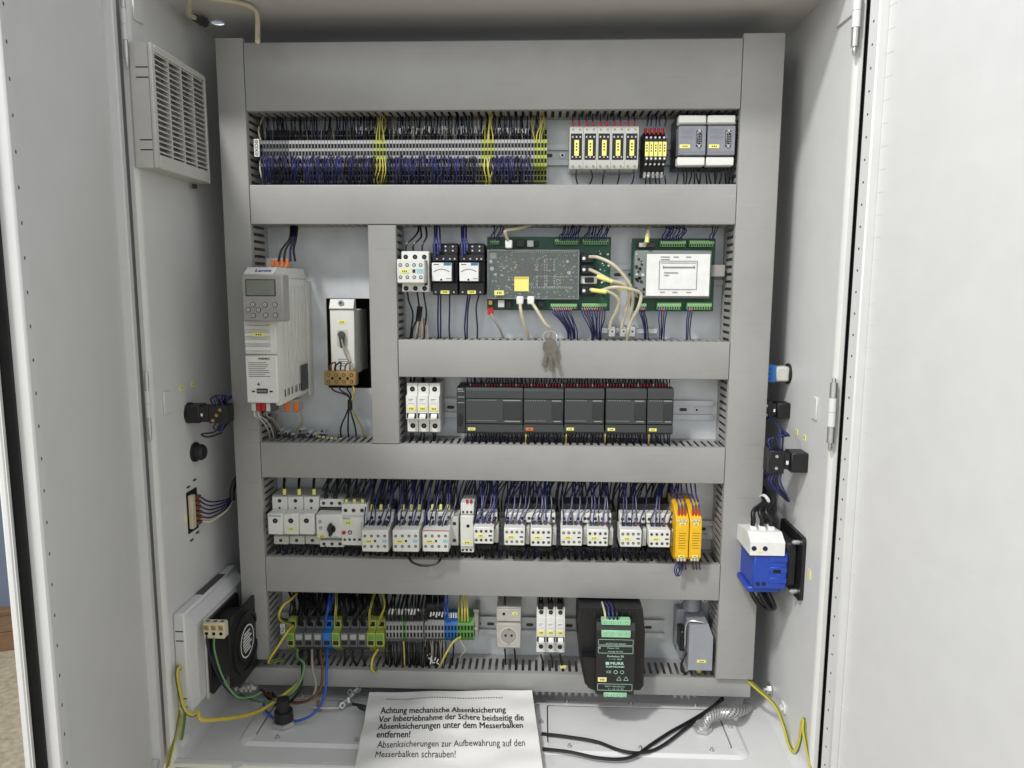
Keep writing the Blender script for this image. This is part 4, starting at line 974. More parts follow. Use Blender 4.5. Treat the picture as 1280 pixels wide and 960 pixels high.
# three-pole fuse switch
t, w, h, d = device('fuse_switch', 'broad white three-pole fuse switch starting the contactor row', 'fuse switch', (340, 620, 399, 681), 20)
MB().box(-w/2, w/2, -d+6, 0, 0, h, 0, 1).build('housing', M_light, t)
for k in range(3):
    x0 = 340+k*19.8
    o, a = blk(t, 'upper_terminal', (x0, 621, x0+19.2, 639), 16, 30, M_white); holes(t, o, [(x0+9.5, 626)], 16, 3.4); holes(t, o, [(x0+9.5, 635)], 16, 2)
    f0 = 334.5+k*19.5
    o, a = blk(t, 'pole_face', (f0, 642, f0+19.2, 668.5), -12, 30, M_white, 1.8); holes(t, o, [(f0+9.5, 651)], -12, 4.6)
    if k == 1: lab_at(t, o, f0+10, 661, -12, 13, 5)
    if k == 0: MB().box(a[0]+3, a[1]-3, -12-RY-0.3, -12-RY+0.2, a[3]-5, a[3]-3.6).build('print', M_teal, o)
    o, a = blk(t, 'lower_terminal', (x0+2, 670, x0+20.8, 680.5), 14, 30, M_light); holes(t, o, [(x0+11, 675.5)], 14, 3)
    wire([(355+k*18.5, 613, 20), (355+k*18.5, 606, 26), (356+k*18.5, 594, 50)], 2.6, M_w_black, 'thick black wire entering the broad three-pole fuse switch', 'thick wires above the fuse switch')
    p, q = at(355.5+k*18.5, 618, 20), at(355.5+k*18.5, 611, 20); tag(MB().cyl(p, q, 3.2, 0, 8).build('ferrule', M_yel), 'yellow ferrule in the top of the broad three-pole fuse switch', 'ferrule', 'yellow ferrules of the fuse switch')
# motor protection switch with black rotary knob
t, w, h, d = device('motor_switch', 'white motor protection switch with black rotary knob', 'motor switch', (399, 624, 429.5, 684), 20)
MB().box(-w/2, w/2, -d+6, 0, 0, h, 0, 1).build('housing', M_light, t)
o, a = blk(t, 'upper_terminal', (399.5, 624, 429.5, 634), 14, 30, M_white); holes(t, o, [(404.5, 629), (414.5, 629), (424.5, 629)], 14, 3)
blk(t, 'groove', (398, 635, 429, 643), 14, 30, M_dgrey)
o, a = blk(t, 'front', (395, 643, 427, 672.5), -10, 30, M_white, 1.8)
p = at(414.5, 661, -10); kx, kz = p.x-t.location.x/S, p.z-t.location.z/S
MB().cyl((kx, -81.8, kz), (kx, -85, kz), 7.5, 0, 20).box(kx-2.6, kx+2.6, -95, -84, kz-11, kz+12, 0, 1.8).build('knob', M_black, t)
lab_at(t, o, 402.5, 670, -10, 14, 5); holes(t, o, [(400, 652), (401, 660)], -10, 3, M_inkg, M_light, 'dial')
MB().box(kx+2, kx+10, -82.5, -81.8, a[2]+1, a[2]+4).build('print', M_cyan, o)
o, a = blk(t, 'lower_terminal', (399.5, 675.5, 430, 684), 14, 30, M_white); holes(t, o, [(405, 680), (415, 680), (425, 680)], 14, 3)
for x in (407, 419):
    wire([(x, 622, 24), (x+2, 610, 30), (x+4, 594, 55)], 2.6, M_w_black, 'thick black wire entering the rotary motor switch', 'thick wires above the motor switch')
    q = at(x, 622, 20); tag(MB().cyl((q.x, q.y, q.z-4), (q.x, q.y, q.z+5), 4, 0, 10).build('cable_boot', M_black), 'black boot on a thick wire entering the rotary motor switch', 'boot', 'boots above the motor switch')
# thermal motor starter
t, w, h, d = device('motor_starter', 'white motor starter with red button and small dial', 'motor starter', (426.6, 630, 458, 682), 14)
MB().box(-w/2, w/2, -d+6, 0, 0, h, 0, 1).build('housing', M_light, t)
o, a = blk(t, 'upper_terminal', (426.8, 630, 458.5, 645), 2, 24, M_white); holes(t, o, [(432, 638), (442, 638), (452.5, 638)], 2, 3.4)
o, a = blk(t, 'front', (426.5, 647, 457, 682), -8, 24, M_white, 1.6)
lab_at(t, o, 435, 653.5, -8, 15, 5.5); text('SIEMENS', 3.2, o, (a[0]+10, -80.3, a[3]-2.2), M_ink, width=13)
p = at(429.5, 665.5, -8); x, z = p.x-t.location.x/S, p.z-t.location.z/S; MB().cyl((x+1, -79, z), (x+1, -83, z), 3.2, 0, 12).build('button', M_red, o)
holes(t, o, [(437.5, 665.5)], -8, 4, M_dgrey, M_light, 'dial'); holes(t, o, [(431, 674.5), (437, 674.5), (443, 674.5), (449.5, 674.5)], -8, 2.4)
MB().box(a[1]-9, a[1]-1, -80.6, -79.8, a[2]+8, a[3]-8).build('side_cover', M_light, o)
for x in (433, 443, 453): 
    q = at(x, 626, 10); tag(MB().cyl((q.x, q.y, q.z-3), (q.x, q.y, q.z+3), 2.6, 0, 8).build('ferrule', M_yel), 'yellow ferrule above the motor starter with red button', 'ferrule', 'yellow ferrules of the motor starter')
    wire([(x, 626, 12), (x+2, 612, 24), (x+5+J(2), 594, 52)], 2.0, M_w_black, 'black wire entering the motor starter with red button', 'wires above the motor starter')
# three reversing contactors, each with a deep auxiliary block
names = ('beside the motor starter', 'between its two alike neighbours', 'with narrow side block, beside the slim timer relay')
for i in range(3):
    f0 = (452, 490.6, 528)[i]; u0 = (459, 497, 534.5)[i]
    t, w, h, d = device('contactor', 'white contactor with pale blue mark, '+names[i], 'contactor', (u0, 634, u0+32, 682), 22)
    MB().box(-w/2, w/2, -d+6, 0, 0, h, 0, 1).build('housing', M_dgrey, t)
    o, a = blk(t, 'upper_terminal', (u0, 640.5, u0+32.5, 653), 8, 30, M_white); holes(t, o, [(u0+5.5, 647), (u0+16, 647), (u0+27, 647)], 8, 3.4)
    for k in range(4):
        a = rel(t, (f0+3+k*8, 655, f0+7+k*8, 662), -8); MB().prism([(30-RY, a[3]+4), (-8-RY, a[3]), (-16-RY, a[2]), (30-RY, a[2]-6)], a[0], a[1]).build('fin', M_black2, t)
    o, a = blk(t, 'front_block', (f0, 662.5, f0+33, 690), -34, 26, M_white, 1.6)
    holes(t, o, [(f0+4+k*8.3, 670) for k in range(4)] + [(f0+4+k*8.3, 683) for k in range(4)], -34, 2.6, M_dgrey, M_grey)
    lab_at(t, o, f0+9, 676.5, -34, 15, 5.5)
    MB().box(a[1]-10, a[1]-2, -34.5-RY, -33.5-RY, (a[2]+a[3])/2-2.5, (a[2]+a[3])/2+3).build('marking', M_cyan, o)
    MB().box(a[0]+22, a[0]+25.5, -34.6-RY, -33.5-RY, (a[2]+a[3])/2-2, (a[2]+a[3])/2+2).build('indicator', M_ink, o)
    if i == 2: MB().box(a[0], a[1], -34.7-RY, -34-RY, a[3]-1.6, a[3]-0.4).build('marking', M_red, o)
    for k in range(3):
        q = at(u0+7+k*10+J(1), 634, 16); tag(MB().cyl((q.x, q.y-4, q.z-4), (q.x, q.y+2, q.z+4), 2.8, 0, 8).build('ferrule', M_yel), 'yellow ferrule above a white contactor with pale blue mark', 'ferrule', 'yellow ferrules of the blue-marked contactors')
        wire([(u0+7+k*10, 632, 18), (u0+9+k*10+J(2), 616, 28), (u0+13+k*9+J(3), 594, 54)], 1.8, M_w_black, 'black wire entering a white contactor with pale blue mark', 'black wires above the blue-marked contactors')
    for k in range(6):
        x = u0-2+k*6+J(2); wire([(f0+4+k*5, 662, -14), (x, 648, -6+J(6)), (x+5+J(4), 626, 12), (x+9+J(5), 594, 52)], 1.3, M_w_navy if k % 2 else M_w_blue, 'blue wire slanting down to a white contactor with pale blue mark', 'blue wires above the blue-marked contactors')
t, w, h, d = device('side_block', 'narrow white side block between blue-marked contactor and slim timer relay', 'switch block', (563.5, 646, 573, 682), 4)
MB().box(-w/2, w/2, -d, 0, 0, h, 0, 1).build('housing', M_light, t); holes(t, t, [(568, 654.5), (568, 675.5)], 4, 3.2)
# slim timer relay
t, w, h, d = device('timer_relay', 'slim tall white relay with red ferrules among the contactors', 'relay', (575.5, 630, 592, 692), -2)
MB().box(-w/2, w/2, -d, 0, h*0.14, h*0.76, 0, 1).box(-w/2, w/2, -d+6, 0, 0, h*0.125, 0, 1).box(-w/2, w/2, -d+6, 0, h*0.775, h, 0, 1).build('housing', M_white, t)
holes(t, t, [(579, 640), (584, 640), (589, 640), (578.5, 687.5), (583.5, 687.5), (588.5, 687.5)], 4, 2.2); holes(t, t, [(585, 657.5)], -2, 3, M_hole, M_hole)
lab_at(t, t, 584, 678, -2, 16, 5)
for x in (584, 589): q = at(x, 631, 4); MB().cyl((q.x-t.location.x/S, 4-RY, h-1), (q.x-t.location.x/S, 5-RY, h+6), 2.2, 0, 8).build('ferrule', M_red, t)
# seven plain contactors
sev = [((592, 659, 617, 680), 'plain white contactor beside the slim timer relay'), ((630, 660, 656, 682), 'plain white contactor, the first of the pair after a wide gap'), ((663, 660.5, 689.5, 683), 'plain white contactor, the second of the pair after a wide gap'),
       ((701, 661, 728, 682.5), 'plain white contactor, the first of the middle pair'), ((734, 662, 760.5, 683), 'plain white contactor, the second of the middle pair'), ((775, 662.5, 802, 684), 'plain white contactor, the first of the pair before the yellow relays'), ((811, 663, 838, 684.5), 'plain white contactor touching the yellow safety relays')]
for i, (r, lb) in enumerate(sev):
    u0 = r[0]+(4 if i == 0 else 2-0.5*i); uw = 33 if i else 26
    if i in (2, 4, 6): u0 -= 2
    t, w, h, d = device('contactor', lb, 'contactor', (u0, 634, u0+uw, 690), 24)
    MB().box(-w/2, w/2, -d+6, 0, 0, h+4, 0, 1).build('housing', M_black2, t)
    yy = 641+0.25*i
    o, a = blk(t, 'upper_terminal', (u0, yy, u0+uw-0.8, yy+12), 6, 30, M_white); holes(t, o, [(u0+3.5+k*(uw-5)/3.2, yy+6.5) for k in range(4)], 6, 2.8)
    for k in range(4):
        a = rel(t, (r[0]+3+k*7, r[1]-7, r[0]+6.6+k*7, r[1]), -4); MB().prism([(30-RY, a[3]+4), (-2-RY, a[3]), (-12-RY, a[2]), (30-RY, a[2]-6)], a[0], a[1]).build('fin', M_anth2, t)
    o, a = blk(t, 'front_block', r, -24, 26, M_white, 1.6)
    n_ = 4; sp = (r[2]-r[0])/4.1
    holes(t, o, [(r[0]+3.4+k*sp, r[1]+5) for k in range(4)] + [(r[0]+3.4+k*sp, r[3]-5) for k in range(4)], -24, 2.5, M_dgrey, M_grey if i % 2 else M_dgrey)
    lab_at(t, o, r[0]+8.6, (r[1]+r[3])/2, -24, 14, 5.2)
    MB().box(a[1]-9, a[1]-3, -24.5-RY, -23.5-RY, (a[2]+a[3])/2-1.2, (a[2]+a[3])/2+1.2).build('print', M_ink, o)
    blk(t, 'side_block', (r[2]+0.8, r[1]-1, r[2]+6, r[3]-1.5), -6, 26, M_light)
    for k in range(4): 
        q = at(r[0]+4+k*sp, r[1]-4, -2); tag(MB().cyl((q.x, q.y, q.z-3.5), (q.x, q.y+4, q.z+4), 1.7, 0, 6).build('ferrule', M_red), 'red ferrule behind the front of a plain white contactor', 'ferrule', 'red ferrules of the plain contactors')
    random.seed(40+i)
    for k in range(5 if i else 8):
        x = r[0]+3+k*5.6 if i else r[0]+k*3.4; x2 = x+4+J(5)
        wire([(x, r[1]-4, -4), (x+J(1), 648, 0+J(5)), (x2, 628, 16), (x2+J(5), 594, 54)], 1.35, M_w_blue if k % 2 else M_w_navy, 'blue wire dropping on to a plain white contactor', 'blue wires above the plain contactors')
    blk(t, 'lower_terminal', (u0, r[3]+1, u0+uw-2, r[3]+7), 18, 30, M_black2)
# yellow safety relays
for i, (xa, xb) in enumerate(((844.5, 860.5), (862, 876.5))):
    t, w, h, d = device('safety_relay', ('yellow safety relay next to the last white contactor', 'yellow safety relay facing the wide upright duct')[i], 'safety relay', (xa, 646, xb, 702), -34)
    pr = [(0, 4), (-d+24, 0), (-d+6, 2), (-d, 8), (-d, h-9), (-d+8, h-2), (-d+34, h+12), (-20, h+16), (0, h+10)]
    MB().prism(pr, -w/2, w/2).build('housing', M_yellow, t)
    MB().box(-w/2+1.5, w/2-1.5, -d-0.6, -d+1, h*0.17, h*0.78, 0, 0.5).build('front', M_yellow, t)
    b = MB()
    for k in range(7): b.box(-w*0.28, w*0.28-J(1.5), -d-0.85, -d-0.5, h*(0.3+0.055*k), h*(0.3+0.055*k)+0.9)
    b.build('print', mat('brown_ink', (120, 84, 30), 0.6), t)['kind'] = 'stuff'
    sticker(t, 0, -d-0.7, h*0.12, w*0.5, 5); sticker(t, 0, -d-0.7, h*0.84, w*0.5, 5)
    for zz in (0.02, 0.88):
        for k in range(3): MB().box(-w*0.36+k*w*0.26, -w*0.36+k*w*0.26+w*0.2, -d-1.5, -d+6, h*zz-1, h*zz+4.5, 0, 0.8).build('plug', M_w_beige, t)
    for k in range(3):
        q = at(xa+4+k*4, 643, -24); tag(MB().cyl((q.x, q.y, q.z-3), (q.x, q.y+3, q.z+7), 1.8, 0, 6).build('ferrule', M_red), 'red ferrule plugged into a yellow safety relay', 'ferrule', 'red ferrules of the yellow relays')
        wire([(xa+4+k*4, 639, -20), (xa+3+k*4, 628, -14), (xa-2+k*5, 618, 4), (xa-6+k*6, 594, 50)], 1.3, M_w_blue, 'blue wire curving down to a yellow safety relay', 'blue wires above the yellow relays')
        wire([(xa+4+k*4, 700, -24), (xa+4+k*4, 706, -20), (xa+5+k*4, 712, 2)], 1.2, M_w_black, 'black wire under a yellow safety relay', 'black wires below the yellow relays')
for dx in (0, 2.5): wire([(847+dx*2, 702, -22), (843+dx, 712, -26), (846+dx, 720, -22), (850+dx, 712, -18), (852+dx, 703, -20)], 1.2, M_w_blue, 'blue wire looping below the yellow safety relays', 'blue loops below the yellow relays')
wire([(510, 695, -10), (516, 703, -18), (530, 707, -20), (546, 704, -18), (553, 695, -8)], 2.2, M_w_black, 'thick black wire sagging below the blue-marked contactors over the duct', None)
# dark wiring behind and below the row
paths = []
random.seed(11)
for i in range(120):
    x = 345+490*i/119
    paths.append(([(x, 684+J(4), 20+J(10)), (x+J(3), 692, 16+J(10)), (x+J(5), 708, 45)], 1.4, 0 if random.random() < 0.75 else 1))
for i in range(150):
    x = 400+440*i/149
    paths.append(([(x, 640, 45), (x+J(4), 620, 55), (x+8+J(8), 594, 66)], 1.4, 0 if random.random() < 0.6 else 1))
bundle(paths, [M_w_black, M_w_navy], 'wiring', 'mass of black wires behind and below the contactor row')

# ================================================================== bottom row
TZ = 0
def big_terminal(x0, x1, m, m2, lb, cat='terminal', grp=None):
    a = rect(x0, 776, x1, 822, 24); t = thing('terminal', lb, cat, ((a[0]+a[1])/2, RY, a[2]), grp); w = a[1]-a[0]-0.5; h = a[3]-a[2]
    MB().prism([(0, h*0.1), (-20, 0), (-30, h*0.12), (-48, h*0.3), (-50, h*0.68), (-34, h*0.7), (-34, h*0.92), (-24, h), (0, h*0.98)], -w/2, w/2).build('housing', m, t)
    MB().box(-w*0.32, w*0.32, -51, -49, h*0.36, h*0.46, 0, 0.3).build('marker_slot', M_black, t)
    MB().box(-w*0.36, w*0.36, -50.6, -49, h*0.5, h*0.64, 0, 0.4).build('marker_plate', m2, t)
    MB().box(-w*0.3, w*0.3, -34.6, -33, h*0.76, h*0.88, 0, 0.4).build('funnel', M_hole, t)
    return t
seq = [(359, 368, 'g'), (368.3, 379.6, 'y'), (380, 391.3, 'y'), (391.7, 403, 'y'), (403.5, 414.2, 'b'), (414.8, 425, 'g'), (425.4, 436, 'y'), (436.4, 447, 'y'), (447.4, 458, 'y'), (458.4, 469, 'g'), (469.4, 480.5, 'g')]
for i, (a, b_, k) in enumerate(seq):
    if k == 'b': big_terminal(a, b_, M_lblue, M_lblue, 'large blue terminal among the large grey ones')
    elif k == 'g': big_terminal(a, b_, M_tgreen, M_tgreen2, ('large yellow-green earth terminal starting the lower strip', 0, 0, 0, 0, 'large yellow-green earth terminal touching the large blue one', 0, 0, 0, 'large yellow-green earth terminal after the large grey ones', 'large yellow-green earth terminal before the slim grey ones')[i])
    else: big_terminal(a, b_, M_tgrey2, M_tgrey, 'large grey terminal between first earth and blue terminal' if i < 4 else 'large grey terminal between two yellow-green earth terminals', grp='large grey terminals before the blue one' if i < 4 else 'large grey terminals after the blue one')
def small_terminals(x0, x1, n, kinds, lb):
    p = (x1-x0)/n; cache = {}
    for i in range(n):
        k = kinds(i); a = rect(x0+p*i, 775, x0+p*(i+1), 804, 26); w = a[1]-a[0]-0.5; h = a[3]-a[2]
        m = (M_tgrey, M_lblue, M_tgreen2)[k]; loc = ((a[0]+a[1])/2, RY, a[2])
        if k not in cache:
            t = thing('terminal', lb[k], 'terminal', loc, lb[k]+' group')
            MB().prism([(0, 0), (-34, 0), (-46, h*0.25), (-46, h*0.75), (-34, h), (0, h)], -w/2, w/2).build('housing', m, t)
            for zz in (0.36, 0.66): MB().box(-w*0.3, w*0.3, -46.5, -45, h*(zz-0.1), h*(zz+0.1)).build('funnel', M_hole, t)
            cache[k] = t
        else: copy_tree(cache[k], loc)
small_terminals(482, 529, 11, lambda i: 2 if i == 5 else 0, ('slim grey terminal in the run after the large earth terminals', '', 'slim green terminal among slim grey ones'))
small_terminals(530.5, 592, 15, lambda i: 0 if i < 6 else (1 if i < 10 else 2), ('slim grey terminal directly before the slim blue ones', 'slim blue terminal beside the slim green ones', 'slim green terminal beside the end clamp'))
t, w, h, d = device('end_clamp', 'grey metal end clamp after the slim green terminals', 'clamp', (592.5, 761, 598, 795), 34)
MB().box(-w/2, w/2, -d, 0, 0, h, 0, 1).box(-w/2-1.5, w/2+1.5, -d-3, -d+4, h*0.9, h, 0, 0.8).build('body', M_grey, t); MB().cyl((0, -d, h*0.3), (0, -d-3, h*0.3), 3, 0, 10).build('screw', M_steel, t)
tl = thing('marker_tag', 'white upright tag lettered 1XD1 before the large earth terminal', 'tag', at(353.5, 793, 20))
MB().box(-4.2, 4.2, -1, 1, 0, 21, 0, 0.4).build('plate', M_ferw, tl)
text('1XD1', 8, tl, (0.3, -1.2, 10.5), M_ink, rot=(math.pi/2, math.radians(-90), 0), width=18, bold=0.1)
# wires of the bottom row
random.seed(5)
g1 = 'thick black wire bending into the top of the large terminals'
for i, (a, b_, k) in enumerate(seq):
    xm = (a+b_)/2
    for j in range(2 if k == 'y' else 1):
        m_ = {'b': M_w_lblue, 'g': M_w_gy, 'y': M_w_black}[k]
        lb = {'b': 'bright blue wire rising from the large blue terminal', 'g': 'thick yellow-green earth wire rising from a large earth terminal', 'y': g1}[k]
        if i == 0: continue
        wire([(xm+j*3-1, 780, 28), (xm+j*3+J(2), 770, 18+J(6)), (xm+j*3+3+J(4), 757, 26+J(8)), (xm+5+J(5), 738, 55)], 2.3 if k != 'y' else 2.4, m_, lb, lb+' set')
    if k == 'y': wire([(xm, 812, 26), (xm+J(2), 822, 20), (xm+2+J(3), 834, 26), (xm+2, 848, 48)], 2.4, M_w_black, 'thick black wire leaving the bottom of the large grey terminals', 'thick black wires below the large grey terminals')
wire([(407, 776, 30), (410, 760, 20), (413, 738, 55)], 2.3, M_w_lblue, 'bright blue wire rising from the large blue terminal', 'bright blue wire rising from the large blue terminal set')
wire([(371, 742, 45), (364, 749, 22), (354, 757, 4), (349, 767, -4), (350, 774, 8), (357, 778, 24), (364, 780, 30)], 2.7, M_w_gy, 'thick yellow-green wire arching over to the first earth terminal', None)
wire([(366, 782, 26), (359, 790, 6), (346, 810, -12), (338, 822, -18), (336, 828, -16), (344, 826, 0), (356, 824, 24)], 2.7, M_w_gy, 'thick yellow-green wire hooked over the upright duct corner', None)
wire([(472, 812, 16), (466, 822, -2), (464, 834, -8), (468, 840, -2), (472, 836, 10)], 2.6, M_w_gy, 'short yellow-green wire hanging in front of the low duct', None)
for i in range(22):
    x = 483+50*i/21
    wire([(x, 776, 30), (x+J(2), 766, 20+J(8)), (x+4+J(4), 738, 55)], 1.5, M_w_black, 'black wire rising from the slim grey terminals', 'black wires above the slim grey terminals', n=5, sub=3)
    wire([(x, 802, 28), (x+J(2), 818, 20+J(8)), (x+J(3), 848, 45)], 1.5, M_w_black if i != 9 else M_w_yel, 'wire falling from the slim grey terminals into the low duct', 'wires below the slim grey terminals', n=5, sub=3)
fb = MB()
for i in range(12): fb.cyl(at(486+i*4, 768, 24), at(487+i*4, 761, 24), 1.9, 0, 6)
for i in range(6): fb.cyl(at(538+i*3.6, 771+J(2), 26), at(539+i*3.6, 765, 26), 1.6, 0, 6)
for i in range(5): fb.cyl(at(561+i*3, 772, 26), at(561+i*3, 766, 26), 1.5, 0, 6)
tag(fb.build('ferrule', M_ferw), 'white marker sleeves above the slim terminals of the lower strip', 'markers', None, 'stuff')
for x, dx in ((556.5, -1), (560.5, -1)): wire([(x, 776, 28), (x-1, 762, 20), (x-1, 738, 52)], 1.5, M_w_lblue, 'bright blue wire rising from the slim blue terminals', 'bright blue wires of the slim terminals')
for x in (574, 577.5, 581, 585): wire([(x, 776, 28), (x-0.5+J(1), 762, 22), (x+J(2), 738, 52)], 1.7, M_w_yel if int(x) % 2 else M_w_gy, 'yellow-green wire rising from the slim green terminals', 'yellow-green wires of the slim terminals')
wire([(576, 796, 26), (567, 802, 14), (558, 816, 10), (552, 828, 14), (548, 836, 30)], 2.0, M_w_yel, 'yellow wire swinging down from the slim green terminals', None)
wire([(574, 797, 26), (578, 806, 22), (582, 812, 24), (576, 820, 30), (574, 828, 40)], 1.0, M_w_beige, 'thin pale wire kinked below the slim green terminals', None)
wire([(563, 798, 26), (567, 806, 20), (566, 824, 30), (564, 845, 45)], 1.6, M_w_black, 'black wire falling from the slim blue terminals', None)
paths = []
for i in range(80): x = 362+122*i/79; paths.append(([(x, 770, 50), (x+J(4), 760, 40+J(10)), (x+J(6), 738, 62)], 1.7, 0))
for i in range(26): x = 532+24*i/25; paths.append(([(x, 800, 30), (x+J(2), 815, 24+J(6)), (x+J(4), 848, 45)], 1.2, 0 if i % 3 else 1)); paths.append(([(x, 774, 34), (x+J(3), 756, 30), (x+J(3), 738, 60)], 1.3, 0))
bundle(paths, [M_w_black, M_w_grey], 'wiring', 'dense black wiring behind the lower terminal strip')
b = MB()
for k in range(9):
    p = at(532+k*1.9+J(1), 820+k*1.5+J(6), 20); q = at(534+k*1.9+J(2), 816+k*1.5+J(6), 22); b.cyl(p, q, 1.2, 0, 6)
tag(b.build('ferrule', M_ferw), 'loose pale wire ends hanging below the slim grey terminals', 'wire ends', None, 'stuff')
# power socket
t, w, h, d = device('power_socket', 'light grey rail-mounted power socket with round earthed well', 'socket', (620.5, 761, 651, 810), 10)
MB().box(-w/2, w/2, -d+8, 0, 0, h, 0, 1.5).box(-w/2, w/2, -d, -d+8, 0, h*0.62, 0, 1.5).box(-w/2, w/2, -d+3, -d+8, h*0.66, h*0.97, 0, 1.2).build('housing', mat('socket_grey', (176, 174, 166), 0.45), t)
zc = h*0.31; s_ = MB().ring((0, -d-0.2, zc), (0, -1, 0), 14.6, 16.6, 1.0, 0, 28).cyl((0, -d-0.1, zc), (0, -d+0.1, zc), 14.6, 1, 28)
so_ = s_.build('well', [M_light, M_grey], t)
for x in (-5.5, 5.5): MB().cyl((x, -d, zc+1), (x, -d-0.7, zc+1), 2.2, 0, 12).build('pin_hole', M_hole, so_)
for zz in (zc+14.2, zc-14.2): MB().box(-2, 2, -d-2, -d, zz-1.6, zz+1.6, 0, 0.5).build('earth_clip', M_brass, so_)
sticker(t, w*0.25, -d+2.6, h*0.86, 9, 5.5); MB().cyl((-w*0.2, -d+4, h*0.85), (-w*0.2, -d+2.4, h*0.85), 2.6, 0, 12).build('screw', M_hole, t)
wire([(631, 760, 22), (631, 750, 30), (632, 738, 56)], 2.0, M_w_black, 'black lead entering the top of the power socket', None)
for x in (631, 643): wire([(x, 811, 34), (x+1, 824, 36), (x+1, 845, 52)], 1.8, M_w_black, 'black lead leaving the bottom of the power socket', 'leads below the power socket')
# three breakers
proto = mcb((670.5, 762, 682.3, 819), 8, 'white single-pole circuit breaker in the trio beside the power supply', 'breakers beside the power supply')
base = proto.location.copy()/S; step = at(694, 790, 8).x-at(682, 790, 8).x
for k in (1, 2): copy_tree(proto, (base.x+step*k, base.y, base.z))
for k in range(3):
    q = at(676+k*12, 758, 22); tag(MB().box(q.x-5, q.x+5, q.y-6, q.y+10, q.z-4, q.z+9, 0, 1.5).build('terminal_shroud', M_black), 'black shroud over the top of a breaker beside the power supply', 'shroud', 'shrouds above the breaker trio')
    for j in (-2, 2): wire([(676+k*12+j, 752, 24), (676+k*12+j+J(1), 745, 36), (677+k*12+j+J(2), 736, 56)], 1.8, M_w_black, 'black wire entering the breaker trio beside the power supply', 'wires above the lower breakers')
    wire([(676+k*12, 818, 26), (677+k*12+J(2), 828, 28), (678+k*12+J(3), 848, 50)], 1.8, M_w_black, 'black wire leaving the breaker trio beside the power supply', 'wires below the lower breakers')
p = at(704, 834, 30); tag(MB().box(p.x-6, p.x+6, p.y, p.y+2, p.z-3, p.z+3, 0, 0.5).build('marker_tag', M_yel), 'small yellow tag on the slotted duct wall under the breakers', 'tag')
# power supply
YP = -58
x0, x1, z0, z1 = rect(735, 752, 795, 872, YP)
t = thing('power_supply', 'black power supply with green terminals hanging in front of the low duct', 'power supply', ((x0+x1)/2, RY, z0)); cx = (x0+x1)/2; h = z1-z0; d = RY-YP
a = rect(723, 752, 805.5, 872, -30); hw0, hw1 = a[0]-cx, a[1]-cx
prf = [(hw0, h*0.86), (hw0, h*0.42), (hw0+3, h*0.3), (hw0+12, h*0.06), (hw0+22, 0), (hw1-6, 0), (hw1, h*0.05), (hw1, h*0.62), (hw1-5, h*0.86)]
MB().prism([(x, z) for x, z in prf], -d+26, 0, 0, 'y').build('housing', M_black, t)
fw0, fw1 = rect(745, 800, 792, 872, YP)[0]-cx, rect(745, 800, 793, 872, YP)[1]-cx
MB().prism([(-d+26, 2), (-d, 6), (-d, h*0.70), (-d+10, h*0.76), (-d+26, h*0.76)], fw0, fw1).build('front', M_black2, t)
MB().prism([(hw0+6, h*0.4), (fw0-0.5, h*0.4), (fw0-0.5, h*0.05), (hw0+16, h*0.08)], -d+24, -d+6, 0, 'y').build('side_wing', M_black, t)
for k in range(9): MB().box(hw0+2+k*((hw1-hw0-8)/9), hw0+4.5+k*((hw1-hw0-8)/9), -d+22, -d+30, h*0.78, h*0.85, 0, 0.4).build('vent_rib', M_black2, t)
for (za, zb, n_, yy) in ((0.745, 0.80, 4, -d+4), (0.635, 0.705, 4, -d-2), (0.01, 0.055, 4, -d-2)):
    xw0, xw1 = fw0+8, fw1-8 
    if za < 0.1: xw0, xw1 = fw0+14, fw1-12
    o = MB().box(xw0, xw1, yy, yy+14, h*za, h*zb, 0, 0.8).build('terminal_plug', M_mint, t)
    for k in range(n_): xx = xw0+(xw1-xw0)*(k+0.5)/n_; MB().screw(xx, yy, h*(za+zb)/2, 2.2).build('screw', [mat('mint_dark', (60, 120, 88), 0.5), M_ferw], o)
M_gp = mat('pale_green_print', (176, 214, 190), 0.6)
def frame(zb0, zb1):
    b = MB()
    for q in ((fw0+3, fw1-3, zb1-0.6, zb1), (fw0+3, fw1-3, zb0, zb0+0.6), (fw0+3, fw0+3.6, zb0, zb1), (fw1-3.6, fw1-3, zb0, zb1)): b.box(q[0], q[1], -d-0.15, -d+0.2, q[2], q[3])
    b.build('printed_frame', M_gp, t)['kind'] = 'stuff'
frame(h*0.55, h*0.61); frame(h*0.465, h*0.54); frame(h*0.075, h*0.145)
fc_ = (fw0+fw1)/2
text('OUTPUT 24V 20A/DC', 3.6, t, (fc_, -d-0.2, h*0.565), M_gp, width=34); text('Power OK', 3.4, t, (fc_-4, -d-0.2, h*0.52), M_gp, width=20); text('Voltage 22-26V', 3.4, t, (fc_, -d-0.2, h*0.485), M_gp, width=26)
text('Evolution 20', 4.6, t, (fc_, -d-0.2, h*0.435), M_gp, width=28, bold=0.1); text('1~ / 2~ 400V', 3.2, t, (fc_, -d-0.2, h*0.405), M_gp, width=22)
text('MURR', 7.5, t, (fc_+3, -d-0.2, h*0.36), M_gp, width=23, bold=0.25); text('ELEKTRONIK', 3.6, t, (fc_, -d-0.2, h*0.325), M_gp, width=32, bold=0.15)
MB().box(fc_-16.5, fc_-10.5, -d-0.2, -d+0.2, h*0.345, h*0.375).build('emblem', M_gp, t)
text('CE', 6, t, (fc_-11, -d-0.2, h*0.27), M_gp, width=8)
MB().ring((fc_+1, -d+0.1, h*0.27), (0, -1, 0), 2.6, 3.4, 0.3, 0, 16).ring((fc_+12, -d+0.1, h*0.27), (0, -1, 0), 2.6, 3.2, 0.3, 0, 16).build('approval_mark', M_gp, t)['kind'] = 'stuff'
b = MB()
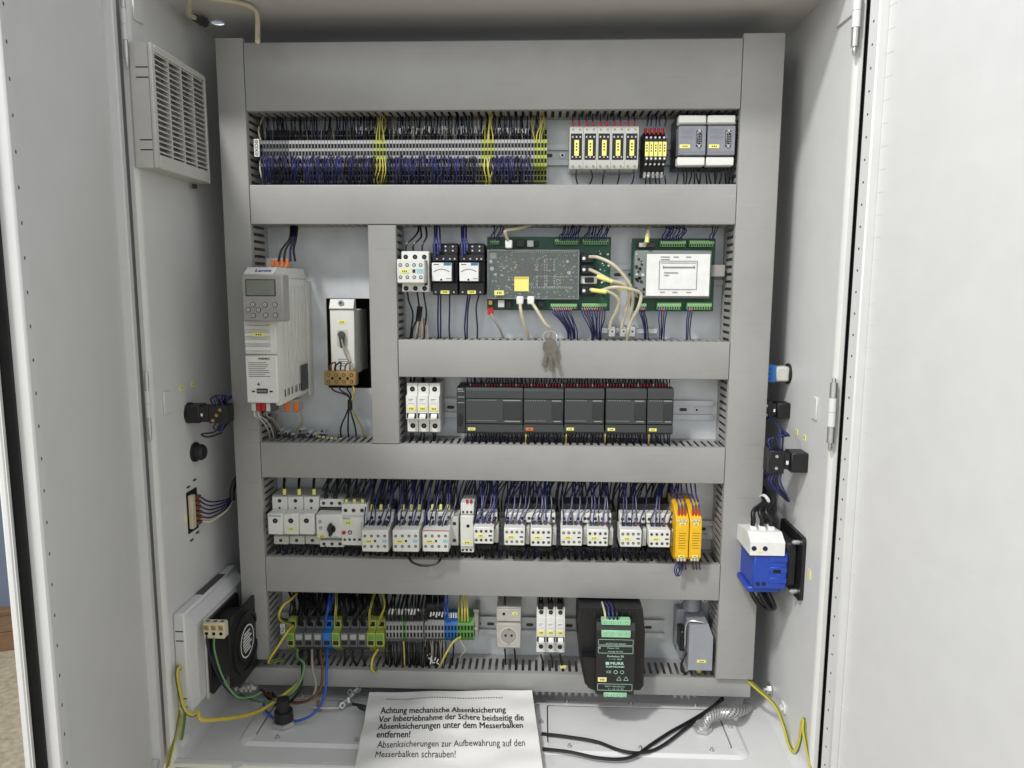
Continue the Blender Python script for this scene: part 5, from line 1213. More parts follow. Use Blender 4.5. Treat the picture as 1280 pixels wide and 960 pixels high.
for x in (fc_+7, fc_+19): 
    for k in range(3):
        tri = [(x-4, h*0.185), (x+4, h*0.185), (x, h*0.185+7)]; p, q = tri[k], tri[(k+1) % 3]; b.cyl((p[0], -d-0.1, p[1]), (q[0], -d-0.1, q[1]), 0.35, 0, 5)
b.build('warning_mark', M_gp, t)['kind'] = 'stuff'
text('INPUT 400-500VAC', 3.2, t, (fc_, -d-0.2, h*0.118), M_gp, width=34); text('L1  L2  L3  PE', 2.8, t, (fc_+2, -d-0.2, h*0.092), M_gp, width=26)
sticker(t, fw0+11, -d-0.3, h*0.19, 15, 8, mat('label_cream', (238, 226, 160), 0.55))
MB().cyl((fw0+6, -d, h*0.52), (fw0+6, -d-0.6, h*0.52), 1.1, 0, 8).build('indicator', M_ferw, t)
random.seed(9)
for k in range(4):
    x = 757+k*5; wire([(x, 777, -52), (x-1, 766, -50), (x-3+J(1), 758, -30), (x-4+J(2), 753, -4), (x-5+J(2), 748, 30)], 1.9, M_w_blue if k in (1, 2) else (M_w_black if k else M_w_beige), 'wire plugged into the upper green terminal of the power supply', 'wires at the top of the power supply')
# gray heavy-duty connector
x0, x1, z0, z1 = rect(861, 780, 891, 838, 0)
t = thing('heavy_connector', 'grey metal plug hood with locking lever beside the power supply', 'connector', ((x0+x1)/2, PY, z0)); w = x1-x0; h = z1-z0
M_hood = mat('hood_grey', (150, 153, 160), 0.4, 0.15, var=0.05)
MB().prism([(-w/2, 0), (w/2, 0), (w/2, h*0.72), (w*0.28, h), (-w/2, h*0.97)], -80, -30, 0, 'y').build('hood', M_hood, t)
MB().box(-w/2-12, -w/2-1, -60, -26, h*0.28, h*0.72, 0, 2).build('insert', M_black, t)
MB().box(-w/2-14, w/2-8, -26, 0, h*0.1, h*1.02, 0, 3).build('mounting_base', M_hood, t)
MB().tube([(-w/2-2, -56, h*0.3), (-w/2-4, -66, h*0.5), (-w/2-3, -72, h*0.98), (0, -78, h*1.03), (8, -74, h*0.96)], 1.6, 0, 8, 5).build('lever', M_steel, t)
MB().cyl((-6, -20, h*1.02), (-6, -20, h*1.4), 17, 0, 20, 15).cyl((-6, -20, h*1.34), (-6, -20, h*1.42), 18.5, 0, 20).box(-30, 18, -22, -4, h*1.18, h*1.3, 0, 3).build('cable_entry', M_hood, t)
for x, z in ((-28, h*1.24), (16, h*1.24), (-30, h*0.62)): MB().cyl((x, -22, z), (x, -27, z), 4.6, 0, 10).cyl((x, -27, z), (x, -27.5, z), 2, 1, 6).build('screw', [M_steel, M_dgrey], t)
MB().cyl((4, -55, 0), (4, -55, -12), 9, 0, 6).cyl((4, -55, -12), (4, -55, -16), 7, 0, 14).build('cable_gland', M_brass, t)
sticker(t, 2, -80.4, h*0.2, 16, 5.5)
wire([(858, 842, 20), (852, 838, 10), (853, 826, 8), (860, 812, 20)], 2.4, M_w_black, 'black cable end tucked under the grey plug hood', None, 'cable', cat='cable')
# ================================================================== left wall
def wallthing(name, label, cat, X_, px, py, group=None):
    p = atx(px, py, X_); return thing(name, label, cat, p, group), p
# ventilation grille
XG = -563.0
c = [atx(*q, XG) for q in ((188.5, 50), (257, 97.6), (196.6, 207), (264, 231.7))]
gy0, gy1 = (c[0].y+c[2].y)/2, (c[1].y+c[3].y)/2; gz1, gz0 = (c[0].z+c[1].z)/2, (c[2].z+c[3].z)/2
M_grille = mat('grille_plastic', (198, 196, 190), 0.5, var=0.03, dirt=0.15)
t = thing('vent_grille', 'beige plastic exhaust filter grille high on the inside wall', 'vent grille', (XL, (gy0+gy1)/2, gz0)); W_ = (gy1-gy0)/2; H_ = gz1-gz0; D_ = XG-XL
fr = MB()
e = 10; eb = 20
fr.box(0, D_-6, -W_, -W_+4, 0, H_).box(0, D_-6, W_-4, W_, 0, H_).box(0, D_-6, -W_+4, W_-4, 0, 4).box(0, D_-6, -W_+4, W_-4, H_-4, H_)
fr.box(D_-6, D_, -W_, -W_+e, 0, H_, 0, 1.5).box(D_-6, D_, W_-e+4, W_, 0, H_, 0, 1.5).box(D_-5.9, D_-0.1, -W_+e, W_-e+4, 0, eb, 0, 1).box(D_-5.9, D_-0.1, -W_+e, W_-e+4, H_-e, H_, 0, 1)
fr.build('frame', M_grille, t)
n_ = 19
for k in range(n_):
    z = eb+4+(H_-eb-e-6)*k/(n_-1); MB().prism([(D_-1, z-1.0), (D_-9, z+4.0), (D_-9, z+5.4), (D_-1, z+0.8)], -W_+e, W_-e+4, 0, 'y').build('slat', M_grille, t)
for k in range(1, 4): y = -W_+e+(2*W_-2*e+4)*k/4; MB().box(D_-10, D_-0.6, y-1.2, y+1.2, eb, H_-e).build('mullion', M_grille, t)
MB().box(1, 4, -W_+5, W_-5, 5, H_-5).build('filter_mat', mat('filter_mat', (168, 165, 158), 0.95, var=0.3, bump=0.5, scale=90), t)
for z in (0.14, 0.22, 0.72, 0.8): MB().box(D_-24, D_-6, -W_-0.3, -W_+0.2, H_*z, H_*z+1.6).build('clip_slot', M_hole, t)
MB().cyl((6, W_-12, -6), (12, W_-12, -6), 4, 0, 10).build('screw', M_dgrey, t)
# fan and filter at the bottom
c = [atx(214, 767, XL), atx(285, 715, XL), atx(222, 895, XL)]
fy0, fy1, fz1, fz0 = c[0].y+2, c[1].y, -532, -712
t = thing('fan_unit', 'black square fan on a grey filter housing low on the inside wall', 'fan', (XL, (fy0+fy1)/2, fz0)); W_ = (fy1-fy0)/2; H_ = fz1-fz0
MB().box(0, 20, -W_, W_, 0, H_, 0, 3).prism([(20, 8), (34, 22), (34, H_-22), (20, H_-8)], -W_+10, W_-10, 0, 'y').build('filter_housing', M_cab, t)
for z in (0.1, 0.18, 0.74, 0.83): MB().box(4, 17, -W_-0.3, -W_+0.3, H_*z, H_*z+1.8).build('clip_slot', M_hole, t)
MB().box(2, 16, -30, 60, H_, H_+0.6).build('vent_slot', M_dgrey, t)
F0, F1 = -106-(fy0+fy1)/2, 16-(fy0+fy1)/2; ZF0, ZF1 = -694-fz0, -560-fz0
MB().box(34, 38, F0-4, F1+4, ZF0-4, ZF1+4, 0, 1.5).build('fan_flange', M_grille, t)
# fan casing: two square flanges joined by a round drum
fs = MB()
yc_, zc_ = (F0+F1)/2, (ZF0+ZF1)/2
def octo(c_): return [(F0+c_, ZF0), (F1-c_, ZF0), (F1, ZF0+c_), (F1, ZF1-c_), (F1-c_, ZF1), (F0+c_, ZF1), (F0, ZF1-c_), (F0, ZF0+c_)]
for xa, xb in ((38, 43), (74, 79)):
    p = octo(6 if xa < 60 else 16); n2 = len(p)
    fs.add([(xa, a_, b_) for a_, b_ in p]+[(xb, a_, b_) for a_, b_ in p], [tuple(range(n2)), tuple(range(2*n2-1, n2-1, -1))]+[(i, (i+1) % n2, n2+(i+1) % n2, n2+i) for i in range(n2)])
fs.cyl((42, yc_, zc_), (75, yc_, zc_), 59, 0, 40); fs.build('fan_casing', M_black, t)
MB().ring((79, yc_, zc_), (1, 0, 0), 48, 54, 2.2, 0, 40).build('fan_ring', M_black, t)
hub = MB().cyl((78.8, yc_, zc_), (81, yc_, zc_), 34, 0, 32).build('hub', M_black2, t)
lbm = MB().cyl((81, yc_, zc_+2), (81.5, yc_, zc_+2), 30, 1, 32).ring((81.1, yc_, zc_+2), (1, 0, 0), 26.5, 29, 0.7, 0, 32)
for k in range(7): z = zc_+18-k*5.4; hw_ = math.sqrt(max(1, 22**2-(z-zc_-2)**2))*0.85; lbm.box(81.2, 81.8, yc_-hw_, yc_+hw_*(0.6 if k % 2 else 1), z-1.2, z+1.9, 0)
lbm.build('hub_label', [M_ferw, M_black], hub)
for sy_, sz_ in ((F0+9, ZF0+9), (F1-9, ZF1-9)): MB().cyl((79, sy_, sz_), (82, sy_, sz_), 3.4, 0, 8).build('screw', M_steel, t)
cn = atx(268, 783, -530)
t2 = thing('terminal_block', 'cream three-pole terminal block clipped to the corner of the fan', 'terminal block', (-552, -112, -580))
MB().box(0, 36, -16, 0, 0, 27, 0, 1.5).build('body', mat('cream_plastic', (206, 198, 172), 0.5), t2)
for k in range(3):
    MB().cyl((6+k*12, -8, 26), (6+k*12, -8, 27.6), 3, 0, 10).cyl((6+k*12, -8, 27), (6+k*12, -8, 28), 1.6, 1, 6).build('screw', [M_dgrey, M_brass], t2)
    MB().box(2+k*12, 10+k*12, -16.5, -15, 15, 23, 0, 0.5).build('screw_well', M_brass, t2)
    MB().cyl((6+k*12, -16.4, 9), (6+k*12, -15, 9), 3, 0, 10).build('wire_hole', M_hole, t2)
def wirew(P, r, m, label, group=None, cat='wire', n=6):
    mb, ms = wmesh(P, r, m, n, 6); return tag(mb.build('wire' if cat == 'wire' else cat, ms), label, cat, group)
wirew([(-546, -126, -572), (-545, -130, -590), (-535, -124, -640), (-520, -115, -680), (-505, -100, -700)], 1.6, M_w_navy, 'dark blue wire running down beside the fan')
wirew([(-534, -126, -572), (-533, -130, -600), (-524, -124, -650), (-508, -112, -690), (-490, -90, -703), (-478, -80, -700)], 1.6, M_w_green, 'pale green wire running down beside the fan')
sticker(thing('marker_tag', 'yellow tag on the filter housing beside the fan', 'tag', (XL+20.5, -118, -640), rotz=math.radians(62)), 0, 0, 0, 9, 9)
# earth wire from the door to the floor stud
wirew([atx(212, 955, -600)+Vector((0, -6, 0)), atx(216, 930, -598), atx(226, 880, -592), atx(228, 842, -588), atx(224, 834, -586), atx(221, 842, -586), atx(224, 862, -584), atx(230, 885, -578), atx(240, 894, -566), atx(248, 891, -556), atx(256, 900, -546), (-500, -60, -752), (-455, -10, -738), (-440, 20, -730), (-420, 60, -728)], 3.5, M_w_gy, 'yellow-green earth wire looping from the door over the cabinet floor')
wirew([atx(228, 845, -586), atx(229, 838, -585), atx(230, 850, -584), atx(231, 880, -584), atx(229, 905, -584), atx(226, 925, -584)], 3.5, M_w_gy, 'second yellow-green earth wire strand hanging beside the fan filter')
t = thing('floor_stud', 'threaded steel stud with nuts standing beside the fan', 'stud', (-520, -40, -716))
MB().cyl((-16, 0, 0), (18, 0, 0), 5, 0, 12).build('stud', M_steel, t)
for x in (-10, -2, 6): MB().cyl((x, 0, 0), (x+5, 0, 0), 8.5, 0, 6).build('nut', M_steel, t)
# pushbutton contact block
p = atx(236, 516, XL)
t = thing('push_button', 'black pushbutton body with stacked contact blocks on the inside wall', 'push button', (XL, p.y, p.z-16))
MB().box(0, 26, -16, 16, 1, 31, 0, 2).cyl((0, 0, 16), (4, 0, 16), 18, 0, 24).build('body', M_black, t)
MB().box(25, 40, -15, 15, 3, 29, 0, 1.5).box(40, 72, -15, 15, 1, 31, 0, 1.5).build('contact_block', M_black2, t)
for z in (6, 15, 24):
    for y in (-8, 6): MB().cyl((44+z*0.7, -15.2, z), (44+z*0.7, -16.2, z), 3, 0, 10).build('screw', M_brass, t) if y < 0 else None
MB().box(28, 31, -16, -14, 13, 18).build('indicator', M_ferw, t)
for k in range(4):
    wirew([(XL+48+k*5, p.y-8, p.z+14), (XL+44+k*5, p.y-10, p.z+26+k*2), (XL+54+k*5, p.y, p.z+30), (XL+50+k*3, p.y+14, p.z+16), (XL+44, 60, p.z+24)], 1.5, M_w_blue if k % 2 else M_w_black, 'wire looping over the black pushbutton contact blocks', 'wires at the pushbutton')
for k in range(3):
    wirew([(XL+50+k*7, p.y-6, p.z-14), (XL+46+k*6, p.y-10, p.z-24-k*2), (XL+54+k*3, p.y, p.z-26), (XL+44, 60, p.z-10)], 1.5, M_w_blue if k != 1 else M_w_black, 'wire looping under the black pushbutton contact blocks', 'wires under the pushbutton')
wirew([(XL+60, p.y-6, p.z-18), (XL+48, p.y-12, p.z-30), (XL+26, p.y-12, p.z-34), (XL+34, p.y-6, p.z-40), (XL+56, p.y, p.z-34)], 1.6, M_w_black, 'black wire loop hanging under the pushbutton body')
for (x, y) in ((226, 485), (241, 480.5)):
    q = atx(x, y, XL); MBp = MB().box(0, 0.8, -5, 5, -4.5, 4.5).box(0.7, 1.0, -1, 1, -1.2, 1.2, 1)
    tag(MBp.build('marker_tag', [M_yel, M_ink], None, (q.x, q.y, q.z)), 'small yellow tag above the pushbutton on the inside wall', 'tag', 'yellow tags above the pushbutton')
# round black cap
q = atx(243, 565, XL)
t = thing('blanking_cap', 'black ribbed round cap on the inside wall below the pushbutton', 'cap', (XL, q.y, q.z-16))
MB().cyl((0, 0, 16), (4, 0, 16), 17, 0, 24).cyl((4, 0, 16), (14, 0, 16), 14, 0, 12).cyl((14, 0, 16), (18, 0, 16), 14, 0, 12, 11).build('body', M_black2, t)
# slot connector with wires
q = atx(240, 638, XL)
t = thing('socket_insert', 'brown slot connector with six wires in the inside wall', 'connector', (XL, q.y, q.z-36))
MB().box(0, 2, -18, 18, 0, 72, 0, 0.5).build('cutout', M_hole, t)
MB().box(1.5, 9, -16, -4, 8, 66, 0, 1).build('contact_strip', M_w_beige, t)
for k in range(6): MB().box(2, 13, -5, 10, 11+k*9, 17+k*9, 0, 1).build('pin_block', M_w_brown, t)
for z, y in ((80, -10), (86, 14), (-8, 14), (-14, -8)): MB().box(0, 1.5, y-5, y+5, z-1.5, z+1.5).build('slot', M_dgrey, t)
sticker_o = MB().box(0, 1, -24, -20, 24, 34).build('label', M_yel, t)
for k in range(6): wirew([(XL+10, q.y+8, q.z-36+14+k*9), (XL+22, q.y+22, q.z-26+k*7), (XL+34, q.y+58, q.z-18+k*4), (XL+38, q.y+76, q.z-4+k*1.5)], 1.5, M_w_navy if k else M_w_beige, 'wire fanning out from the brown slot connector', 'wires of the slot connector')
wirew([(XL+38, q.y+74, q.z-4), (XL+38, q.y+80, q.z+18), (XL+42, q.y+95, q.z+34), (XL+50, q.y+150, q.z+40)], 5, M_w_black, 'thick black sheathed cable leading from the slot connector behind the duct', None, 'cable', 10)

# ================================================================== right wall
def rw(px, py): return atx(px, py, XR)
# blue plug with grey collar
q = rw(986, 467)
t = thing('blue_plug', 'bright blue contact plug on a grey collar high on the inside wall', 'plug', (XR, q.y, q.z-16))
MB().cyl((0, 0, 16), (-3, 0, 16), 18, 0, 20).build('flange', M_black, t); MB().box(-26, -2, -13, 13, 3, 29, 0, 3).build('collar', M_light, t)
MB().box(-56, -26, -14, 14, 2, 32, 0, 1.5).box(-62, -56, -10, 10, 6, 28, 0, 1).build('contact_block', M_lblue, t)
for z in (9, 17, 25): MB().box(-50, -34, -14.6, -13.8, z-1.4, z+1.4).build('groove', M_blue, t)
# black selector bodies
for i, (px, py, s_, lb) in enumerate(((985, 512, 0.95, 'small black switch body below the bright blue plug'), (1006, 576, 1.15, 'large black switch body with wires above the blue main switch'))):
    q = rw(px, py); t = thing('switch_body', lb, 'switch', (XR, q.y, q.z-16*s_))
    MB().box(-24*s_, 0, -15*s_, 15*s_, 2*s_, 30*s_, 0, 1.5).build('body', M_black, t)
    MB().box(-36*s_, -24*s_, -11*s_, 11*s_, 6*s_, 28*s_, 0, 1).build('adapter', M_black2, t)
    for k in range(2): MB().box(-54*s_, -33*s_, (-14+k*15)*s_, (-0.5+k*15)*s_, 0, 33*s_, 0, 1).build('contact_block', M_black2 if k else M_black, t)
    for z in (8, 25): MB().cyl((-44*s_, -14*s_, z*s_), (-44*s_, -14*s_-1, z*s_), 2.6, 0, 10).build('screw', M_steel, t)
    MB().box(-31*s_, -28*s_, -16*s_, -14*s_, 14*s_, 19*s_).build('indicator', M_ferw, t)
q = rw(1006, 576)
for k in range(5):
    wirew([(XR-56+k*4, q.y-8, q.z+18), (XR-64+k*6, q.y-12, q.z+36+k*2), (XR-44+k*4, q.y-2, q.z+42), (XR-36, q.y+30, q.z+52), (XR-36, 70, q.z+62)], 1.5, (M_w_blue, M_w_navy, M_w_black, M_w_blue, M_w_navy)[k], 'wire looping over the large black switch body', 'wires above the large switch body')
    wirew([(XR-56+k*4, q.y-8, q.z-18), (XR-60+k*5, q.y-10, q.z-36), (XR-38+k*4, q.y-2, q.z-56-k*3), (XR-34, q.y+30, q.z-58), (XR-36, 70, q.z-44)], 1.6, (M_w_navy, M_w_blue, M_w_navy, M_w_black, M_w_blue)[k], 'wire looping under the large black switch body', 'wires under the large switch body')
for (x, y) in ((996, 540), (1006, 547)):
    q2 = rw(x, y); tag(MB().box(-0.8, 0, -4.5, 4.5, -4.5, 4.5).box(-1.0, -0.7, -1, 1, -1.2, 1.2, 1).build('marker_tag', [M_yel, M_ink], None, (q2.x, q2.y, q2.z)), 'small yellow tag above the large black switch body', 'tag', 'yellow tags above the switch body')
q2 = rw(1012, 718); tag(MB().box(-0.8, 0, -4, 4, -8, 8).build('marker_tag', [M_yel], None, (q2.x, q2.y, q2.z)), 'yellow tag beside the black plate of the main switch', 'tag')
# main switch
t = thing('main_switch', 'blue main switch with white terminal cap on a black plate', 'main switch', (XR, -30, -512))
MB().prism(rrect(-62, 50, 0, 108, 8), 0, -6, 0, 'x').build('mounting_plate', M_black, t)
MB().box(-24, -6, -40, 30, 18, 92, 0, 3).build('spacer', M_black2, t)
for z in (12, 96): MB().cyl((-6, -46, z), (-16, -46, z), 4, 0, 12).cyl((-16, -46, z), (-18, -46, z), 2, 0, 8).build('screw', M_steel, t)
bl = MB().box(-78, -22, -46, 38, 14, 78, 0, 3).box(-84, -28, -36, 30, 4, 14.5, 0, 2.5).build('switch_block', M_blue, t)
for z in (30, 48, 66):
    MB().box(-52, -23.5, -47.5, -45.5, z-5, z+5, 0, 0.8).build('rib', M_blue, bl)
MB().box(-46, -34, -47.8, -46.2, 44, 49).build('slot', M_hole, bl)
for x in (-70, -60): MB().cyl((x, -46, 24), (x, -47.4, 24), 3.4, 0, 12).build('screw', M_w_navy, bl)
cap = MB().prism([(-50, 74), (34, 74), (34, 100), (-30, 108), (-50, 96)], -86, -30, 0, 'x').build('terminal_cap', M_ferw, t)
for x in (-80, -62): MB().cyl((x, -50, 86), (x, -51, 86), 4, 0, 14).build('cap_hole', M_w_navy, cap)
MB().prism([(-75, 79), (-67, 79), (-71, 86)], -50.6, -50, 0, 'y').build('warning_mark', M_yel, cap)
for k in range(3): MB().box(-78+k*15, -67+k*15, -20, 0, 104, 112, 0, 1.5).build('cable_port', M_ferw, cap)
for k in range(3):
    wirew([(XR-72+k*15, -40, -402), (XR-72+k*15, -42, -390), (XR-70+k*10, -36, -376), (XR-44+k*6, -6, -366), (XR-50+k*6, 40, -352)], 4.2, M_w_black, 'thick black supply cable entering the white cap of the main switch', 'supply cables of the main switch', 'cable', 10)
for k in range(3):
    wirew([(XR-70+k*14, -30, -506), (XR-66+k*14, -40, -524), (XR-50+k*10, -44, -545+k*2), (XR-30, -28, -548), (XR-36, 20, -530), (XR-60, 80, -520)], 4.2, M_w_black, 'thick black cable bending away below the main switch', 'cables below the main switch', 'cable', 10)
paths = []
b = MB(); random.seed(2)
for k in range(8): b.tube([(XR-52+J(14), 40+J(20), -180), (XR-50+J(12), 45+J(20), -260), (XR-50+J(12), 40+J(20), -350), (XR-52+J(12), 46+J(20), -450), (XR-50+J(12), 50+J(10), -520)], 2.2, k % 2, 6, 5)
tag(b.build('wiring', [M_w_black, M_w_navy]), 'dark wire loom running up behind the switches on the inside wall', 'wires', None, 'stuff')
tie = MB().ring((XR-46, -8, -368), (1, 0.4, 0.3), 10, 12, 5, 0, 16); tag(tie.build('cable_tie', M_ferw), 'white cable tie round the supply cables of the main switch', 'cable tie')
# earth wire, right
wirew([(XR-70, 60, -700), (XR-48, 0, -708), (XR-20, -40, -722), (XR-10, -62, -745), (XR-6, -84, -768), (XR-4, -104, -768), (XR-2, -118, -740), (XR-3, -128, -700), (XR-3, -134, -694), (XR-4, -140, -710), (XR+4, -158, -760), (XR+14, -176, -800)], 3.5, M_w_gy, 'yellow-green earth wire dropping from the wall clip to the right-hand door')
q2 = rw(981, 884); t = thing('cable_clip', 'small white adhesive clip holding the earth wire to the wall', 'clip', (XR, q2.y, q2.z-8)); MB().box(-4, 0, -9, 9, 0, 16, 0, 1).box(-9, -4, -7, 7, 5, 9, 0, 1).build('body', M_ferw, t)
t = thing('earth_stud', 'steel earth stud with washer on the wall near the floor', 'stud', (XR, rw(962, 888).y, -742)); MB().cyl((0, 0, 0), (-14, 0, 0), 4, 0, 12).cyl((-1, 0, 0), (-3, 0, 0), 13, 0, 20).cyl((-3, 0, 0), (-9, 0, 0), 8, 0, 6).build('stud', M_steel, t)

# ================================================================== roof lead
wirew([atz(322, 52, ZT-60), atz(322, 40, ZT-40), atz(321, 18, ZT-12), atz(312, 8, ZT-6), atz(290, 2, ZT-6), atz(262, -2, ZT-8), atz(240, -3, ZT-10), atz(237, 8, ZT-14), atz(236, 18, ZT-16), atz(243, 22, ZT-14)], 4.0, M_w_beige, 'beige cable curving under the cabinet roof', None, 'cable', 10)
p = atz(243, 22, ZT-14); q = atz(256, 28, ZT-10)
t = thing('cable_connector', 'grey plug ending the beige cable under the roof', 'plug', p); q = q-p
MB().cyl((0, 0, 0), q*0.7, 6, 0, 12).cyl(q*0.7, q, 8, 0, 8).build('body', M_dgrey, t)

# ================================================================== cabinet floor
FZ = ZB+5.6
# notice sheet leaning against the low duct
nt_ = [at(462, 866, 2), at(665, 863, 2), atz(679, 966, ZB+12), atz(443, 969, ZB+12)]
TL, TR, BR, BL = [Vector((p.x, p.y, p.z)) for p in nt_]
t = thing('notice_sheet', 'large crumpled white paper notice with German text on the cabinet floor', 'notice', ((BL.x+BR.x)/2, (BL.y+BR.y)/2, FZ))
o_ = Vector((t.location.x/S, t.location.y/S, t.location.z/S)); NX, NY = 44, 34; v = []; f = []
ZB_ = FZ+6
BL.z = BR.z = ZB_
def sheet(u, w_):
    p = (BL*(1-u)+BR*u)*(1-w_)+(TL*(1-u)+TR*u)*w_
    bump_ = 3.0*math.sin(u*6.5+w_*3)*math.sin(w_*5+1.2) + 2.0*math.sin(u*17+w_*8)*w_ + 1.6*math.sin(w_*19-u*7) + 2.2*abs(math.sin(u*4.2+w_*9.5)) + 1.8*abs(math.sin(u*9-w_*7+1)) + 7*math.sin(math.pi*w_)*0.5
    return p + Vector((0, -0.62, 0.78))*bump_
for j in range(NY+1):
    for i in range(NX+1): v.append(sheet(i/NX, j/NY)-o_)
for j in range(NY):
    for i in range(NX): k = j*(NX+1)+i; f.append((k, k+1, k+NX+2, k+NX+1))
sh = MB().add(v, f); dn = Vector((0, 0.25, -0.3)); sh.add([p+dn for p in v], [tuple(reversed(q_)) for q_ in f]); sh.build('sheet', M_paper, t, smooth=80)
def on_sheet(me_o, u0, w0, width_u, lh, m):
    """wrap flat lettering on to the crumpled sheet"""
    me = me_o.data; xs = [p.co.x for p in me.vertices]; ys = [p.co.y for p in me.vertices]; x0, x1 = min(xs), max(xs)
    sc = width_u/(x1-x0)
    for p in me.vertices:
        u = u0+(p.co.x-x0)*sc; w_ = w0+p.co.y/S*lh
        pos = sheet(u, w_)+Vector((0, -0.62, 0.78))*0.7-o_; p.co = pos*S
    me_o.location = (0, 0, 0); me_o.rotation_euler = (0, 0, 0); me_o.scale = (1, 1, 1)
lines = [('Achtung mechanische Absenksicherung', 0.09, 0.775, 0.74, 1.0), ('Vor Inbetriebnahme der Schere beidseitig die', 0.085, 0.645, 0.845, 1.0), ('Absenksicherungen unter dem Messerbalken', 0.09, 0.505, 0.83, 1.0), ('entfernen!', 0.09, 0.365, 0.19, 1.0), ('Absenksicherungen zur Aufbewahrung auf den', 0.10, 0.235, 0.82, 0.3), ('Messerbalken schrauben!', 0.10, 0.10, 0.435, 0.3)]
def proj(p): q_ = p-CAM; return 640+FPX*q_.dot(RGT)/q_.dot(FWD), 480+FPX*q_.dot(DWN)/q_.dot(FWD)
def w_at(u, py_): return min([k/400 for k in range(401)], key=lambda w_: abs(proj(sheet(u, w_))[1]-py_))
tgt = {0: 888, 1: 898, 2: 908, 3: 918, 4: 930, 5: 943}
lines = [(l[0], l[1], w_at(0.3, tgt[i]), l[3], l[4]) for i, l in enumerate(lines)]
for s_, u0, w0, wu, bold in lines:
    o = text(s_, 10, t, (0, 0, 0), M_ink, align='LEFT', bold=0.22 if bold > 0.5 else 0)
    on_sheet(o, u0, w0, wu, 0.0108, M_ink)
bb = MB()
for k in range(46): 
    u = 0.11+k*0.0155; a = [sheet(u, 0.89), sheet(u+0.009, 0.89), sheet(u+0.009, 0.905), sheet(u, 0.905)]; bb.add([p+Vector((0, -0.62, 0.78))*0.6-o_ for p in a], [(0, 1, 2, 3)])
bb.build('dotted_rule', M_inkg, t)['kind'] = 'stuff'
# black cables lying on the floor
for P, lb in (([(677, 917), (710, 921), (745, 927), (775, 938), (800, 941), (825, 934), (860, 908), (885, 888), (900, 876)], 'thin black cable curving from the notice sheet across the gland plate'), ([(678, 936), (712, 940), (745, 947), (775, 949), (795, 944), (815, 930), (838, 915), (856, 905), (878, 892), (900, 878)], 'second thin black cable lying nearer the floor front edge')):
    wirew([atz(x, y, FZ+3) for x, y in P[:-1]] + [at(P[-1][0]+4, P[-1][1]-4, 30)], 2.8, M_w_black, lb, None, 'cable', 8)
# braided hose through the gland
hs = MB().tube([at(935, 878, 40), at(933, 886, 20), atz(918, 891, FZ+26), atz(900, 892, FZ+24), atz(886, 898, FZ+20), atz(880, 910, FZ+4)], 8.5, 0, 16, 14)
for i in range(len(hs.m)-2): hs.m[i] = 1 if ((i//16)+(i % 16)) % 3 == 0 else 0
tag(hs.build('hose', [mat('braid', (186, 186, 184), 0.35, 0.5), mat('braid_gap', (84, 84, 84), 0.5)]), 'braided metal hose bending from the duct end into the floor gland', 'hose')
p = atz(878, 912, FZ)
t = thing('cable_gland', 'hexagonal steel cable gland holding the braided hose', 'gland', p); MB().cyl((0, 0, 0), (0, 0, 7), 16, 0, 6).cyl((0, 0, 7), (0, 0, 12), 12, 0, 18).build('nut', M_steel, t)
p = atz(355, 905, FZ)
t = thing('cable_gland', 'black cable gland with steel nut under the lower left wires', 'gland', p); MB().cyl((0, 0, 0), (0, 0, 8), 20, 1, 6).cyl((0, 0, 8), (0, 0, 26), 16, 0, 18).cyl((0, 0, 26), (0, 0, 48), 11, 0, 14).build('nut', [M_black2, M_steel], t)
p = atz(398, 887, FZ); t = thing('earth_stud', 'brass earth stud on the gland plate below the blue wire', 'stud', p); MB().cyl((0, 0, 0), (0, 0, 5), 8, 0, 6).cyl((0, 0, 5), (0, 0, 16), 3, 0, 10).build('stud', M_brass, t)
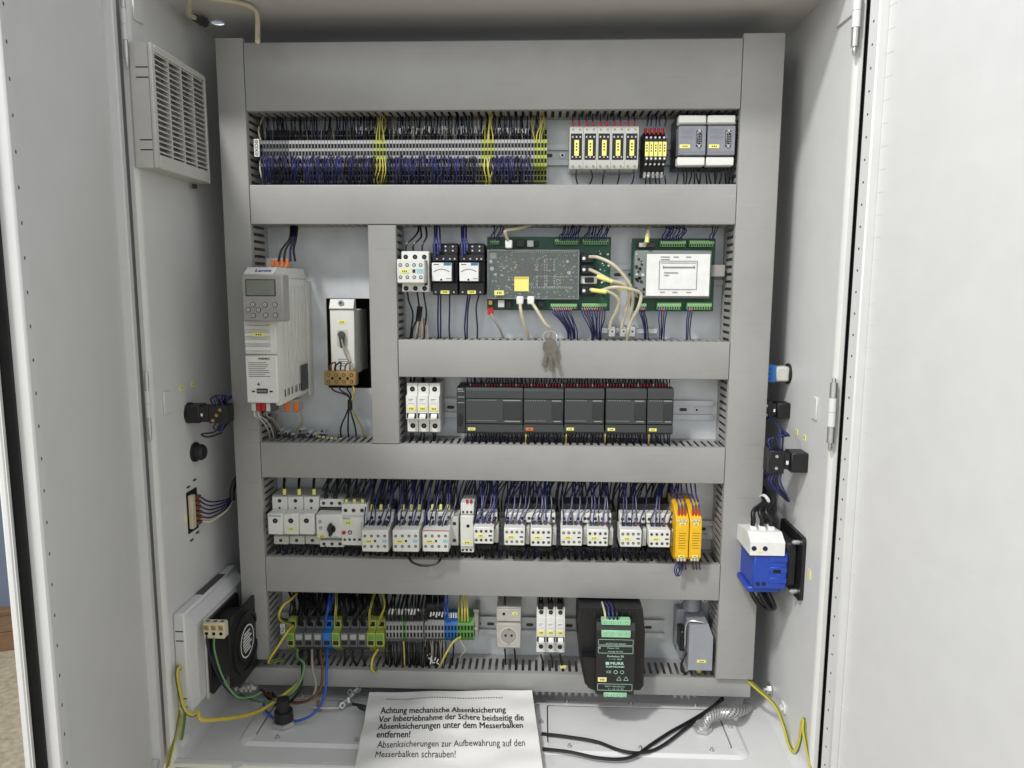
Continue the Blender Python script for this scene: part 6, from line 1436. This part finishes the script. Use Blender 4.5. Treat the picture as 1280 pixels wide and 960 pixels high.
# wires from the large terminals down into the gland
g0 = at(352, 880, -20)
for (x, m_, lb, mid) in ((372, M_w_green, 'pale green wire sweeping left over the floor from the large terminals', [(380, 830, -6), (376, 850, -22), (362, 868, -34), (340, 877, -30), (318, 876, -10), (300, 868, 30)]), (378, M_w_black, 'black wire curving from the large terminals to the floor gland', [(378, 838, -4), (376, 860, -18), (366, 874, -24), (357, 882, -26)]),
                        (390, M_w_grey, 'grey wire curving from the large terminals to the floor', [(391, 838, -6), (395, 858, -20), (386, 876, -30), (360, 880, -24), (342, 874, 0)]), (401, M_w_brown, 'brown wire curving from the large terminals to the floor', [(403, 838, -8), (400, 862, -24), (386, 875, -34), (366, 878, -26), (340, 872, 10), (326, 862, 40)]),
                        (409, M_w_lblue, 'bright blue wire sweeping from the large blue terminal round the gland', [(408, 838, -8), (406, 868, -26), (394, 890, -50), (372, 901, -60), (346, 899, -50), (332, 888, -36), (330, 876, -20)])):
    wire([(x, 812, 22), (x, 822, 8)]+mid, 2.4, m_, lb, None, n=8, sub=6)
for k in range(4): wire([(330+k*5, 866, 30), (338+k*5, 876+k, 10), (348+k*3, 882, -10), (353+k, 893, -26)], 2.2, (M_w_black, M_w_brown, M_w_black, M_w_grey)[k], 'wire gathering into the black floor gland', 'wires gathering at the floor gland')
wire([(390, 884, -20), (404, 885, -20), (424, 885, -16)], 1.6, M_w_white, 'short pale wire lying towards the loose terminal pieces', None)
# loose terminal pieces
p = atz(441, 880, FZ)
for k in range(6):
    q = Vector((p.x-20+k*9+J(4), p.y-12+k*9, FZ+8+k*6+J(3)))
    tag(MB().ring(q, (J(1), -1, J(1)), 2.6, 6, 10, 0, 14).cyl(q+Vector((4, 0, 4)), q+Vector((10, 2, 10)), 3.4, 0, 8).build('ring_terminal', M_steel), 'loose metal ring terminal in the heap beside the notice sheet', 'terminal', 'loose ring terminals')
for k in range(2): wire([(440+k*6, 880, -20), (452, 882+k*4, -24), (470, 886+k*5, -30)], 2.6, M_w_black, 'black cable slipping from the ring terminals under the notice', 'cables under the notice')

for g_, (mb_, ms_) in JOINED.items():
    lb_ = {'blue wires below the slim terminals': 'row of blue control wires looping down from the slim terminal strip', 'blue wires above the circuit boards': 'combs of blue wires plugged into the upper edges of both circuit boards', 'black wires above the slim grey terminals': 'black wires rising from the slim grey terminals of the lower strip', 'wires below the slim grey terminals': 'wires falling from the slim grey terminals into the low duct'}[g_]
    tag(mb_.build('wiring', ms_), lb_, 'wires', None, 'stuff')
